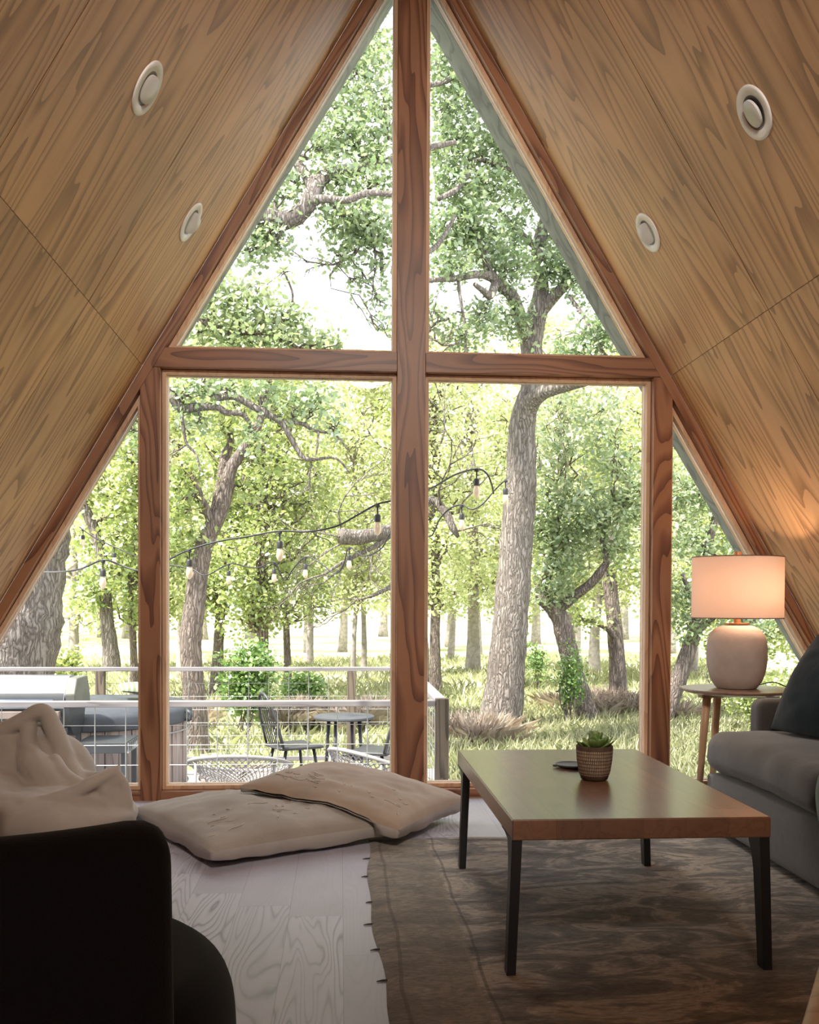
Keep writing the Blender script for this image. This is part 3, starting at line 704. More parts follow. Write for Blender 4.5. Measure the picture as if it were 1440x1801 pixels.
# --- barrel armchair in the foreground
ACX, ACY = -.985, 1.75
ac = empty('armchair', (ACX, ACY, 0)); tag(ac, 'black wool barrel armchair seen from behind in the foreground', 'armchair')
def barrel():
    a0, a1 = math.radians(-41), math.radians(-227); ro, ri = .505, .415; z0, z1 = .10, .768; na = 60; sec = []
    rc = .042
    def corner(cx, cz, s, e, r): return [(cx + r * math.cos(math.radians(s + (e - s) * k / 5)), cz + r * math.sin(math.radians(s + (e - s) * k / 5))) for k in range(6)]
    sec = corner(ro - rc, z0 + rc, -90, 0, rc) + [(ro + .012, (z0 + z1) / 2)] + corner(ro - rc, z1 - rc, 0, 90, rc) + corner(ri + rc, z1 - rc, 90, 180, rc) + [(ri, (z0 + z1) / 2)] + corner(ri + rc, z0 + rc, 180, 270, rc)
    K = len(sec); vs = []; fs = []
    caps = [(0.0, .0), (.3, .30), (.62, .60), (.85, .82), (1.0, 1.0)]
    rows = []
    L = .055 / .46
    for u, sc in ((0, .35), (.12, .62), (.32, .84), (.6, .96), (1, 1)): rows.append((a0 - L * u, sc))
    for k in range(1, na): rows.append((a0 - L + (a1 - a0 + 2 * L) * k / na, 1))
    for u, sc in ((1, 1), (.6, .96), (.32, .84), (.12, .62), (0, .35)): rows.append((a1 + L * u, sc))
    rm, zm = (ro + ri) / 2, (z0 + z1) / 2
    for a, sc in rows:
        zs = 1 - (1 - sc) * .10
        for r, z in sec: 
            rr = rm + (r - rm) * sc; zz = z0 + (z - z0) * zs if z > zm else z
            vs.append((rr * math.cos(a), rr * math.sin(a), zz))
    n = len(rows)
    for i in range(n - 1):
        for k in range(K): fs.append((i * K + k, i * K + (k + 1) % K, (i + 1) * K + (k + 1) % K, (i + 1) * K + k))
    fs.append(tuple(range(K))); fs.append(tuple((n - 1) * K + k for k in range(K))[::-1])
    MB().add(vs, fs).build('backrest', M_wool, ac, smooth=True)
barrel()
sp = catmull([(0, 0, .13), (.36, 0, .13), (.405, 0, .16), (.412, 0, .27), (.405, 0, .37), (.37, 0, .424), (.30, 0, .438), (0, 0, .443)], 6)
MB().lathe([(max(0, p.x) * 1.02, p.z * 1.03 - .004) for p in sp], 64).build('seat', M_wool, ac, smooth=True)
MB().lathe([(0, .0), (.26, .0), (.27, .012), (.26, .02), (.05, .03), (.045, .13)], 40).build('swivel_base', M_black, ac, auto=40)
# --- pale framed cabinet at the left edge
cb = empty('side_cabinet', (-1.87, 3.52, 0)); tag(cb, 'low cabinet with pale metal frame and dark panels at the left edge', 'cabinet')
M_pale = plain('pale_painted_metal', (.44, .44, .42), .45, var=.05); M_pan = plain('dark_green_panel', (.02, .024, .022), .35)
mb = MB(); mb.box(-.23, .23, -.22, .22, .56, .602); mb.build('top', M_pale, cb, bevel=.008, seg=3)
for sx in (-1, 1):
    for sy in (-1, 1):
        mb = MB(); x = sx * .218; y = sy * .208; mb.box(x - .011, x + .011, y - .011, y + .011, 0, .5595); mb.build('leg', M_pale, cb, bevel=.002)
mb = MB(); mb.box(-.205, .205, -.195, .195, .06, .555); mb.build('body', M_pan, cb, bevel=.003)
mb = MB(); mb.box(-.2, .2, -.209, -.196, .07, .55); d_ = mb.build('door', M_pan, cb, bevel=.003)
mb = MB(); mb.tube([(.15, -.214, .25), (.15, -.232, .255), (.15, -.232, .365), (.15, -.214, .37)], .005, 8); mb.build('handle', M_pale, d_)
# --- wooden stool, only its edge shows bottom right
p0 = atz(1407, 1801, .45); p1 = atz(1441, 1686, .45)
ev = (p1 - p0).normalized(); nn = Vector((ev.y, -ev.x, 0)); ctr = p0 + ev * .10 + nn * .17
sl = empty('wooden_stool', (ctr.x, ctr.y, RUGZ + .0035), math.atan2(ev.y, ev.x)); tag(sl, 'tan wooden stool cut off by the bottom right corner', 'stool')
vs, fs = rbox(.42, .34, .036, .014, 10); MB().add([p + Vector((0, 0, .45 - RUGZ - .018)) for p in vs], fs).build('seat', M_oak, sl, smooth=True)
for sx in (-1, 1):
    for sy in (-1, 1):
        MB().tube([(sx * .155, sy * .115, .405), (sx * .185, sy * .145, 0)], [.019, .013], 14).build('leg', M_oak, sl, smooth=True)
for sy in (-1, 1):
    MB().tube([(-.17, sy * .128, .2), (.17, sy * .128, .2)], .009, 10).build('stretcher', M_oak, sl, smooth=True)
# lamp light (real bulb inside the shade)
ld = bpy.data.lights.new('lamp_bulb_light', 'POINT'); ld.energy = LAMP; ld.color = (1.0, .72, .50); ld.shadow_soft_size = .035
lo = bpy.data.objects.new('lamp_bulb_light', ld); COL.objects.link(lo); lo.location = (SX + .03, SY - .05, .647 + .50)
# ================================================================== outside: deck, railings, furniture
DK = -.75; GR = -.92
M_deckw = grain_mat('grey_deck_wood', [(0, (.27, .25, .25)), (.6, (.31, .29, .29)), (.9, (.18, .165, .16)), (1, (.27, .25, .25))], along=0, bands=8, rough=.8, stretch=.1, scale=5)
M_railw = grain_mat('silvery_rail_wood', [(0, (.20, .185, .19)), (.6, (.23, .215, .22)), (.9, (.13, .118, .12)), (1, (.20, .185, .19))], along=0, bands=8, rough=.8, stretch=.08, scale=6)
M_postw = grain_mat('weathered_post_wood', [(0, (.13, .10, .075)), (.5, (.165, .13, .095)), (.85, (.05, .038, .028)), (1, (.13, .10, .075))], along=2, bands=12, rough=.8, stretch=.08, scale=7)
M_wire = plain('galvanised_wire', (.30, .30, .30), .45, .6)
dmb = MB(); y = 5.60
while y < 10.6:
    dmb.box(-7.0, .74, y, y + .136, DK - .03, DK); y += .142
deck = dmb.build('deck_floor', M_deckw); tag(deck, kind='structure')
XE = at(777, 1240, 6.9).x
RT0 = .385
def railing(name, Y, x0, x1, posts, label, low):
    e = empty(name, ((x0 + x1) / 2, Y, DK)); tag(e, label, 'railing'); ox, oy, oz = e.location
    def B(nm, a, mat, bev=.004):
        mb = MB(); mb.box(a[0] - ox, a[1] - ox, a[2] - oy, a[3] - oy, a[4] - oz, a[5] - oz); return mb.build(nm, mat, e, bevel=bev)
    B('top_rail', (x0, x1, Y - .045, Y + .045, RT0 - .04, RT0), M_railw)
    if low: B('bottom_rail', (x0, x1, Y - .02, Y + .02, -.60, -.555), M_railw)
    for px_ in posts: B('post', (px_ - .045, px_ + .045, Y - .046, Y + .046, DK, RT0 - (.0405 if px_ < x1 - .2 else -.012)), M_postw)
    mb = MB(); yy = .0
    x = x0 + .03
    while x < x1 - .03:
        mb.tube([(x - ox, yy, -.62 - oz), (x - ox, yy, RT0 - .042 - oz)], .0032, 4); x += .2085
    z = RT0 - .17
    for k in range(8):
        if z < -.6: break
        mb.tube([(x0 - ox, yy + .006, z - oz), (x1 - .05 - ox, yy + .006, z - oz)], .0028, 4); z -= .138
    mb.build('wire_mesh_panel', M_wire, e); return e
railing('deck_railing', 6.9, -4.6, XE - .05, [XE, XE - 3.28], 'near weathered deck railing with wire mesh, just beyond the big window', False)
railing('deck_railing', 10.4, -7.0, XE + .05, [XE - .6, XE - 3.2, XE - 5.6], 'far deck railing with wire mesh, at the edge of the grass', True)
# short return running from the near corner post to the far railing
e = empty('deck_railing', (XE, 8.65, DK)); tag(e, 'side deck railing running from the dark corner post toward the trees', 'railing')
mb = MB(); mb.box(-.045, .045, -1.70, 1.70, RT0 - .04 - DK, RT0 - DK); mb.build('top_rail', M_railw, e, bevel=.004)
mb = MB(); yy = -1.65
while yy < 1.68: mb.tube([(0, yy, .13), (0, yy, RT0 - .042 - DK)], .0032, 4); yy += .2085
for k in range(7): mb.tube([(.006, -1.70, RT0 - .17 - .138 * k - DK), (.006, 1.70, RT0 - .17 - .138 * k - DK)], .0028, 4)
mb.build('wire_mesh_panel', M_wire, e)
# --- windsor chairs and bistro table
M_blkp = plain('black_painted_metal', (.035, .035, .038), .45, 0)
def windsor(name, loc, rz, label, dark=True):
    e = empty(name, loc, rz); tag(e, label, 'chair', 'black spindle back chairs at the small deck table')
    mb = MB(); vs, fs = rbox(.45, .43, .034, .016, 10)
    mb.add([Vector((p.x * (1 - .16 * (p.y / .215 < 0) * abs(p.y) / .215), p.y, p.z + .455 - .012 * max(0, 1 - (p.x / .2) ** 2) * (p.z > 0))) for p in vs], fs); mb.build('seat', M_blkp, e, smooth=True)
    for sx in (-1, 1):
        MB().tube([(sx * .15, .14, .44), (sx * .205, .20, 0)], [.016, .011], 10).build('leg', M_blkp, e, smooth=True)
        MB().tube([(sx * .14, -.14, .44), (sx * .19, -.23, 0)], [.016, .011], 10).build('leg', M_blkp, e, smooth=True)
    hoop = []
    for k in range(25):
        a = math.pi * k / 24; x = -math.cos(a) * .195; zz = math.sin(a) ** .8 * .50 if 0 < a < math.pi else 0; zz = .50 * math.sin(a) ** .75 if k not in (0, 24) else 0
        hoop.append((x, -.19 - .26 * zz, .47 + zz))
    MB().tube(hoop, .0125, 8).build('back_hoop', M_blkp, e, smooth=True)
    for k in range(-3, 4):
        x = k * .045; top = .50 * math.sqrt(max(0, 1 - (k * .056 / .195) ** 2)) ** .8
        MB().tube([(x, -.185, .468), (x * 1.22, -.19 - .26 * top, .47 + top)], .0055, 6).build('spindle', M_blkp, e)
    mb = MB(); mb.tube([(-.17, .02, .2), (.17, .02, .2)], .008, 8); mb.build('stretcher', M_blkp, e)
    return e
pL = atz(517, 1355, DK); TY = 9.55
c1 = at(505, 1300, 9.45); windsor('spindle_chair', (c1.x + .06, 9.40, DK), math.radians(-62), 'black hoop-back spindle chair on the deck, left of the round table')
c2 = at(652, 1300, 9.2); windsor('spindle_chair', (c2.x + .03, 9.05, DK), math.radians(62), 'black hoop-back spindle chair on the deck, partly hidden by the wooden mullion')
tc = at(605, 1262, 9.75); bt = empty('bistro_table', (tc.x, 9.78, DK)); tag(bt, 'small round dark bistro table between two spindle chairs on the deck', 'table')
MB().lathe([(0, .665), (.295, .665), (.302, .675), (.300, .690), (.296, .693), (0, .693)], 48).build('tabletop', plain('slate_grey_top', (.05, .052, .058), .6), bt, auto=40)
for k in range(4):
    a = math.pi / 4 + k * math.pi / 2 + .3; MB().tube([(math.cos(a) * .17, math.sin(a) * .17, .664), (math.cos(a) * .215, math.sin(a) * .215, 0)], [.020, .014], 10).build('leg', M_blkp, bt, smooth=True)
mb = MB()
for k in range(4):
    a = math.pi / 4 + k * math.pi / 2 + .3; b = a + math.pi / 2; mb.tube([(math.cos(a) * .195, math.sin(a) * .195, .27), (math.cos(b) * .195, math.sin(b) * .195, .27)], .011, 8)
mb.build('stretcher_ring', M_blkp, bt)
# --- woven rope saucer chairs
M_rope = plain('pale_woven_rope', (.27, .255, .245), .8, var=.06); M_rim = plain('grey_tube_rim', (.24, .23, .225), .5, var=.05)
def saucer(name, loc, rz, label, R=.41, tilt=20):
    e = empty(name, loc, rz); tag(e, label, 'chair', 'woven rope saucer chairs on the deck')
    T = Matrix.Translation((0, -.04, .53)) @ Matrix.Rotation(math.radians(tilt), 4, 'X')
    # bowl of crossing ropes inside a tilted round rim
    def bowl(u, v):
        r = math.hypot(u, v); return T @ Vector((u * R, v * R * .92, -.19 * (1 - min(1, r) ** 2.2)))
    rim = [T @ Vector((R * math.cos(a * math.pi / 32), R * .92 * math.sin(a * math.pi / 32), 0)) for a in range(64)]
    MB().tube(rim, .016, 8, cyclic=True).build('rim', M_rim, e, smooth=True)
    mb = MB(); N = 46
    for k in range(N):
        for s in (1, -1):
            a0 = 2 * math.pi * k / N; pts = []
            for q in range(9):
                f = q / 8; r = 1 - f * .86; a = a0 + s * f * 1.15; pts.append(bowl(r * math.cos(a), r * math.sin(a)))
            mb.tube(pts, .0042, 4)
    mb.build('rope_net', M_rope, e)
    hub = [bowl(.14 * math.cos(a * math.pi / 12), .14 * math.sin(a * math.pi / 12)) for a in range(24)]; MB().tube(hub, .007, 6, cyclic=True).build('hub_ring', M_rim, e)
    for sx in (-1, 1):
        p = T @ Vector((sx * R * .75, R * .55, -.015)); MB().tube([p, (sx * .30, .28, .0)], .013, 8).build('leg', M_rim, e, smooth=True)
        p = T @ Vector((sx * R * .8, -R * .5, -.015)); MB().tube([p, (sx * .26, -.34, .0)], .013, 8).build('leg', M_rim, e, smooth=True)
    return e
q = at(418, 1345, 7.75); saucer('saucer_chair', (q.x, 7.85, DK), math.radians(176), 'pale woven rope saucer chair on the deck near the hot tub', .405, 18)
q = at(652, 1345, 7.7); saucer('saucer_chair', (q.x + .02, 7.75, DK), math.radians(128), 'pale woven rope saucer chair behind the mullion, in front of the bistro table', .42, 24)
# --- fire bowl with sticks
q = at(436, 1362, 8.68); fb = empty('fire_bowl', (q.x, 8.68, DK)); fb.scale = (.85, .85, 1); tag(fb, 'low round fire bowl of dry sticks behind the left saucer chair', 'fire pit')
MB().lathe([(0, 0), (.22, 0), (.26, .05), (.42, .24), (.50, .28), (.50, .30), (.45, .295), (.36, .22), (0, .16)], 48).build('bowl', plain('rusty_stone', (.30, .25, .22), .8), fb, auto=50)
MB().lathe([(0, .2), (.355, .215), (0.30, .235), (0, .25)], 32).build('ash', plain('ash', (.25, .21, .19), .9), fb, smooth=True)
R4 = random.Random(12)
for k in range(16):
    a = R4.random() * math.pi; x, y = R4.uniform(-.14, .14), R4.uniform(-.14, .14); L = R4.uniform(.12, .23); z = .262 + .013 * k * .6
    MB().tube([(x - L * math.cos(a), y - L * math.sin(a), z), (x, y, z + .012), (x + L * math.cos(a), y + L * math.sin(a), z + R4.uniform(-.0, .04))], [.011, .012, .008], 6).build('stick', M_postw, fb)
# --- hot tub
q = at(345, 1285, 8.9); HX = q.x - .93
ht = empty('hot_tub', (HX, 8.85, DK)); tag(ht, 'round wooden hot tub with dark grey insulated cover on the deck', 'hot tub')
M_stave = grain_mat('bleached_staves', [(0, (.27, .22, .205)), (.6, (.32, .27, .25)), (.9, (.17, .13, .12)), (1, (.27, .22, .205))], along=2, bands=8, rough=.8, stretch=.08, scale=6)
NS = 48; R0 = .84
mb = MB()
for k in range(NS):
    a0, a1 = 2 * math.pi * (k + .03) / NS, 2 * math.pi * (k + .97) / NS; r1 = R0 + .008 * (k % 2)
    vs = [(r * math.cos(a), r * math.sin(a), z) for z in (0, .80) for (r, a) in ((R0 - .04, a0), (r1, a0), (r1, a1), (R0 - .04, a1))]
    mb.add(vs, [(0, 3, 2, 1), (4, 5, 6, 7), (0, 1, 5, 4), (1, 2, 6, 5), (2, 3, 7, 6), (3, 0, 4, 7)])
o = mb.build('staves', M_stave, ht); o['kind'] = 'stuff'
for z in (.22, .70): MB().tube([((R0 + .016) * math.cos(a * math.pi / 36), (R0 + .016) * math.sin(a * math.pi / 36), z) for a in range(72)], .007, 6, cyclic=True).build('band', M_wire, ht)
M_cov = plain('dark_vinyl_cover', (.045, .05, .06), .5, 0, .4, var=.1)
cv = MB().lathe([(R0 - .05, .802), (R0 + .03, .77), (R0 + .05, .78), (R0 + .055, .87), (R0 + .02, .915), (.5, .935), (0, .945)], 64).build('cover', M_cov, ht, auto=50)
for a in (-12, 168):
    ca, sa = math.cos(math.radians(a)), math.sin(math.radians(a)); r = R0 + .06
    MB().tube([(ca * r, sa * r, .875), (ca * (r + .04), sa * (r + .04) , .85), (ca * (r + .035), sa * (r + .035), .80), (ca * (r + .0), sa * (r + .0), .79)], .018, 8).build('strap_handle', M_cov, cv, smooth=True)
# striped cushion lying on the tub cover
ce = empty('outdoor_cushion', (HX + .42, 9.02, DK + .945)); tag(ce, 'pale green striped cushion lying on the hot tub cover', 'cushion')
tS = NT('striped_pale_green'); xS = tS.sep(tS.coord())[0]; stp = tS.ramp(tS.math('FRACT', tS.math('MULTIPLY', xS, 22)), [(.45, (.15, .18, .115)), (.55, (.24, .26, .19))]); M_strip = tS.bsdf(stp, .9, 0, None, .1)
(fv, ff), (bv, bf) = pillow(.40, .36, .12, 18, .06, 5, .006)
for nm, vs, fs in (('top_panel', fv, ff), ('under_panel', bv, bf)):
    for p in vs: p.z = p.z + .062 if p.z > 0 else p.z * .6 + .062
    MB().add(vs, fs).build(nm, M_strip, ce, smooth=True)
ce.rotation_euler = (math.radians(4), math.radians(6), .3); ce.location.z += .02
# --- pellet grill
gp = at(60, 1215, 7.75); gx = at(150, 1215, 7.75).x
gr = empty('grill', (gx - .62, 7.75, DK)); tag(gr, 'barrel grill with silver lid and side shelf behind the near railing', 'grill')
M_steel = plain('brushed_steel_lid', (.40, .41, .44), .3, .85, var=.04); M_gblk = plain('black_grill_body', (.025, .027, .03), .4); M_olive = plain('olive_end_cap', (.12, .12, .10), .5)
def half(r, a0, a1, n=20): return [(r * math.cos(math.radians(a0 + (a1 - a0) * k / n)), r * math.sin(math.radians(a0 + (a1 - a0) * k / n))) for k in range(n + 1)]
zc = 1.02
def barrel_piece(name, x0, x1, prof, mat, parent=gr, bev=0.0):
    mb = MB(); n = len(prof); vs = [(x0, y, zc + z) for y, z in prof] + [(x1, y, zc + z) for y, z in prof]
    mb.add(vs, [tuple(range(n - 1, -1, -1)), tuple(range(n, 2 * n))] + [(i, (i + 1) % n, (i + 1) % n + n, i + n) for i in range(n)]); return mb.build(name, mat, parent, auto=30, bevel=bev)
lid = barrel_piece('lid', -.58, .52, half(.235, 0, 180), M_steel)
cap = [(y * 1.04, z * 1.03) for y, z in half(.235, -2, 182)]; barrel_piece('end_cap', .521, .60, [(-.20, .0), (-.22, .10), (-.15, .22), (.15, .22), (.22, .10), (.235, .0)], M_olive, lid, .008); barrel_piece('end_cap', -.66, -.581, cap, M_olive, lid)
mb = MB(); mb.tube([(-.5, -.262, zc + .055), (.45, -.262, zc + .055)], .014, 10)
for x in (-.42, .38): mb.tube([(x, -.225, zc + .055), (x, -.262, zc + .055)], .008, 8)
mb.build('lid_handle', plain('blued_steel_handle', (.13, .17, .25), .4, .2), lid, smooth=True)
barrel_piece('lid_band', -.575, .515, half(.2385, 152, 178, 8) + half(.225, 178, 152, 8), M_gblk, lid)
barrel_piece('body', -.58, .56, half(.235, 180, 360), M_gblk)
mb = MB(); mb.box(-.55, .50, -.285, -.235, zc - .075, zc - .02); mb.build('front_ledge', plain('brown_ledge', (.18, .14, .12), .5), gr, bevel=.004)
mb = MB(); mb.box(.605, .98, -.24, .20, zc - .30, zc - .262); mb.box(.605, .98, -.25, -.24, zc - .34, zc - .262); sh_ = mb.build('side_shelf', M_gblk, gr, bevel=.003)
for k in range(6):
    mb = MB(); mb.box(.9805, .992, -.2 + .065 * k - .006, -.2 + .065 * k + .006, zc - .345, zc - .268); mb.build('hook', M_steel, sh_)
for x, y in ((-.5, -.18), (-.5, .18), (.52, -.18), (.52, .18), (.955, -.2), (.955, .17)):
    mb = MB(); mb.box(x - .018, x + .018, y - .018, y + .018, 0, zc - (.15 if x < .9 else .301)); mb.build('leg', M_gblk, gr, bevel=.002)
mb = MB(); mb.box(-.50, .52, -.2, .2, .18, .20); mb.build('lower_shelf', M_gblk, gr)
# --- string lights
M_cord = plain('black_rubber_cord', (.015, .015, .015), .5)
def bulb_mat():
    t = NT('warm_bulb_glass'); d = t.n('ShaderNodeBsdfPrincipled'); d.inputs['Base Color'].default_value = (.50, .40, .28, 1); d.inputs['Roughness'].default_value = .12
    d.inputs['Emission Color'].default_value = (1, .80, .55, 1); d.inputs['Emission Strength'].default_value = .12; t.l(d.outputs[0], t.out.inputs[0]); return t.m
M_bulb = bulb_mat()
def string_lights(name, cordpts, bulbs, label, scale):
    """cordpts: (px,py,Y) of the cord; bulbs: (px,py,Y) of the tee they hang from"""
    e0 = at(*cordpts[len(cordpts) // 2]); e = empty(name, e0); tag(e, label, 'string lights', 'black string lights hung over the deck')
    pts = catmull([at(*p) - e0 for p in cordpts], 8); MB().tube(pts, .0062 * scale, 7).build('cord', M_cord, e, smooth=True)
    for b in bulbs:
        p = at(*b) - e0; d = .058 * scale; s = scale
        so = MB().lathe([(.0, .002), (.016 * s, .0), (.017 * s, -.012 * s), (.006 * s, -.016 * s), (.0045 * s, -d), (.016 * s, -d - .004 * s), (.0205 * s, -d - .012 * s), (.021 * s, -d - .05 * s), (.0, -d - .051 * s)], 14, (p.x, p.y, p.z)).build('socket', M_cord, e, auto=50)
        MB().lathe([(.0, -d - .0515 * s), (.016 * s, -d - .052 * s), (.022 * s, -d - .075 * s), (.0245 * s, -d - .098 * s), (.019 * s, -d - .122 * s), (.008 * s, -d - .135 * s), (0, -d - .137 * s)], 14, (p.x, p.y, p.z)).build('bulb', M_bulb, so, smooth=True)
    return e
string_lights('string_lights', [(40, 1004, 9.6), (95, 1006, 7.4), (140, 1001, 7.0), (181, 985, 6.9), (212, 994, 6.9), (240, 1003, 6.85), (268, 1002, 6.8), (296, 985, 6.75), (333, 967, 6.7), (385, 952, 6.65), (440, 943, 6.6), (492, 934, 6.5), (540, 935, 6.45), (590, 926, 6.4), (630, 905, 6.35), (663, 887, 6.3), (700, 878, 6.35), (757, 859, 6.5), (800, 835, 6.6), (838, 825, 6.7), (855, 832, 6.75), (864, 850, 6.8), (868, 868, 6.9)],
              [(181, 986, 6.9), (333, 968, 6.7), (492, 935, 6.5), (664, 888, 6.3), (838, 826, 6.7)], 'nearer string of warm bulbs on black cord, highest across the windows', 1.0)
string_lights('string_lights', [(140, 927, 11.6), (165, 945, 11.0), (201, 962, 10.4), (240, 978, 10.0), (280, 990, 9.8), (335, 1000, 9.7), (362, 1012, 9.6), (402, 992, 9.5), (430, 996, 9.5), (455, 998, 9.4), (482, 988, 9.3), (492, 1008, 9.3), (502, 1020, 9.3), (516, 1000, 9.2), (537, 980, 9.1), (560, 988, 9.0), (590, 1009, 8.9), (605, 990, 8.8), (614, 963, 8.7), (640, 978, 8.5), (670, 965, 8.3), (690, 935, 8.1), (725, 935, 8.0), (757, 943, 7.8), (772, 915, 7.7), (790, 895, 7.6), (812, 888, 7.5), (830, 896, 7.4), (850, 885, 7.4), (870, 862, 7.4), (893, 840, 7.5), (897, 838, 13.3)],
              [(146, 932, 11.5), (201, 962, 10.4), (402, 993, 9.5), (482, 989, 9.3), (537, 981, 9.1), (614, 964, 8.7), (812, 889, 7.5), (889, 845, 7.5)], 'farther looping string of smaller bulbs that ends at the big oak trunk', .98)
# ================================================================== the wood: oaks, bushes, grass
def bark(name, c1, c2, c3, sc=1.0):
    t = NT(name); v = t.coord()
    m = t.mapping(v, (13 * sc, 13 * sc, 1.7 * sc)); wob = t.noise(t.mapping(v, (4, 4, 2)), 1.5, 3)
    n0 = t.noise(t.mapping(v, (20, 20, 5)), 1, 2)
    vo = t.n('ShaderNodeTexVoronoi', feature='DISTANCE_TO_EDGE'); add = t.n('ShaderNodeVectorMath', operation='ADD'); t.l(m, add.inputs[0]); t.l(t.comb(t.math('MULTIPLY', wob, 2.6), t.math('MULTIPLY', wob, 2.2), t.math('MULTIPLY', n0, 1.2)), add.inputs[1])
    t.l(add.outputs[0], vo.inputs['Vector']); vo.inputs['Scale'].default_value = 1.7
    n = t.noise(t.mapping(v, (30, 30, 6)), 1, 3, .6); h = t.math('ADD', t.math('MINIMUM', vo.outputs['Distance'], .3), t.math('MULTIPLY', n, .26))
    c = t.ramp(h, [(.06, c1), (.2, c2), (.42, c3)]); big = t.noise(v, 1.2, 2); c = t.mix(1.0, c, t.ramp(big, [(.3, (.85, .83, .82)), (.7, (1.1, 1.1, 1.1))]), 'MULTIPLY')
    return t.bsdf(c, .95, 0, t.bump(h, .9, .05), .1)
M_bark = bark('oak_bark', (.045, .036, .031), (.16, .138, .122), (.26, .232, .21))
M_bark2 = bark('shaded_oak_bark', (.05, .04, .034), (.16, .13, .115), (.27, .225, .20), 1.2)
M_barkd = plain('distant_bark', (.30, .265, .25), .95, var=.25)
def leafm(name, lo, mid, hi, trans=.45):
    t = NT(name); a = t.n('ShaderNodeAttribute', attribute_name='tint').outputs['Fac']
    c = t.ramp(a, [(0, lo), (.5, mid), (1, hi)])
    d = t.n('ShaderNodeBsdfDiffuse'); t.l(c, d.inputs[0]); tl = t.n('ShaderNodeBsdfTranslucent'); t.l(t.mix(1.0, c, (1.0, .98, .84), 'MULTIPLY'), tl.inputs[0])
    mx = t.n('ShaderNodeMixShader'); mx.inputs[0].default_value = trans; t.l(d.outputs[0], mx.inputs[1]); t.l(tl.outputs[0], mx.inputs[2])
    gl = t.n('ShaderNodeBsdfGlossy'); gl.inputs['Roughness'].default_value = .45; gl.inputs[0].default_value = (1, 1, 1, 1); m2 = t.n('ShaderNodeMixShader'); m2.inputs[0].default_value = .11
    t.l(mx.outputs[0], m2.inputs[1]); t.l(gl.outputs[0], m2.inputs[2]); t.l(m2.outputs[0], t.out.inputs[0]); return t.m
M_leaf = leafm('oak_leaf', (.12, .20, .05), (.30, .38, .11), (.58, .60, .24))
M_leaf_cool = leafm('blue_green_leaf', (.13, .22, .10), (.28, .37, .18), (.52, .58, .34))
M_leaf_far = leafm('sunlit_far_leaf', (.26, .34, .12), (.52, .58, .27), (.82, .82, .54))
M_bush = leafm('bush_leaf', (.06, .15, .03), (.17, .31, .07), (.36, .48, .15))
TPL_OAK = np.array([(0, 0), (.13, .18), (.10, .30), (.27, .42), (.19, .55), (.30, .72), (.14, .86), (0, 1.0), (-.15, .84), (-.28, .68), (-.17, .54), (-.27, .38), (-.09, .28), (-.12, .16)], dtype=float)
TPL_SIX = np.array([(0, 0), (.26, .28), (.30, .62), (0, 1), (-.30, .66), (-.24, .26)], dtype=float)
TPL_DIA = np.array([(0, 0), (.32, .45), (0, 1), (-.32, .5)], dtype=float)
def leaves(centers, size, tpl, flat=.35, jit=.35):
    n = len(centers); k = len(tpl)
    nrm = RNG.normal(size=(n, 3)); nrm[:, 2] = np.abs(nrm[:, 2]) + flat; nrm /= np.linalg.norm(nrm, axis=1)[:, None]
    a = RNG.normal(size=(n, 3)); a[:, 2] -= .3; u = np.cross(nrm, a); u /= np.linalg.norm(u, axis=1)[:, None] + 1e-9; v = np.cross(nrm, u)
    s = size * (1 + jit * RNG.uniform(-1, 1, size=n))
    X = tpl[:, 0][None, :, None] * u[:, None, :] + (tpl[:, 1] - .4)[None, :, None] * v[:, None, :] + (-.5 * np.abs(tpl[:, 0]))[None, :, None] * nrm[:, None, :] * .5
    return (centers[:, None, :] + X * s[:, None, None]).reshape(-1, 3)
def sprays(c, r, n, per=9, spread=.16):
    """n leaf positions in an ellipsoid, gathered into little sprays so that holes stay open"""
    m = max(1, n // per); d = RNG.normal(size=(m, 3)); d /= np.linalg.norm(d, axis=1)[:, None]; rad = RNG.uniform(.25, 1, size=m) ** .6
    cc = np.array(c) + d * rad[:, None] * np.array(r)
    p = np.repeat(cc, per, axis=0) + RNG.normal(size=(m * per, 3)) * spread
    return p, cc
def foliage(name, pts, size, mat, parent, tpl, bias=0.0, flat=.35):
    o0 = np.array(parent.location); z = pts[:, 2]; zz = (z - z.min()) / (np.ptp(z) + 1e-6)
    tint = np.clip(RNG.normal(.42 + bias, .20, size=len(pts)) + .22 * (zz - .5), 0, 1)  # leaves tinted lighter toward the top, light from above put into the colour
    o = link(name, mesh_np(name, leaves(pts - o0, size, tpl, flat), len(tpl), tint), mat, parent); return o
def wander(p0, p1, n, amp, seed):
    r = random.Random(seed); p0, p1 = Vector(p0), Vector(p1); L = (p1 - p0).length; out = []
    off = Vector((0, 0, 0))
    for k in range(n + 1):
        f = k / n; env = math.sin(math.pi * f) ** .7 if 0 < f < 1 else 0
        w = Vector((mnoise.noise(Vector((seed * 1.7, f * 3.1, 0))), mnoise.noise(Vector((seed * 1.7, f * 3.1, 9))), mnoise.noise(Vector((seed * 1.7, f * 3.1, 19)))))
        out.append(p0.lerp(p1, f) + w * L * amp * env * 1.6)
    return out
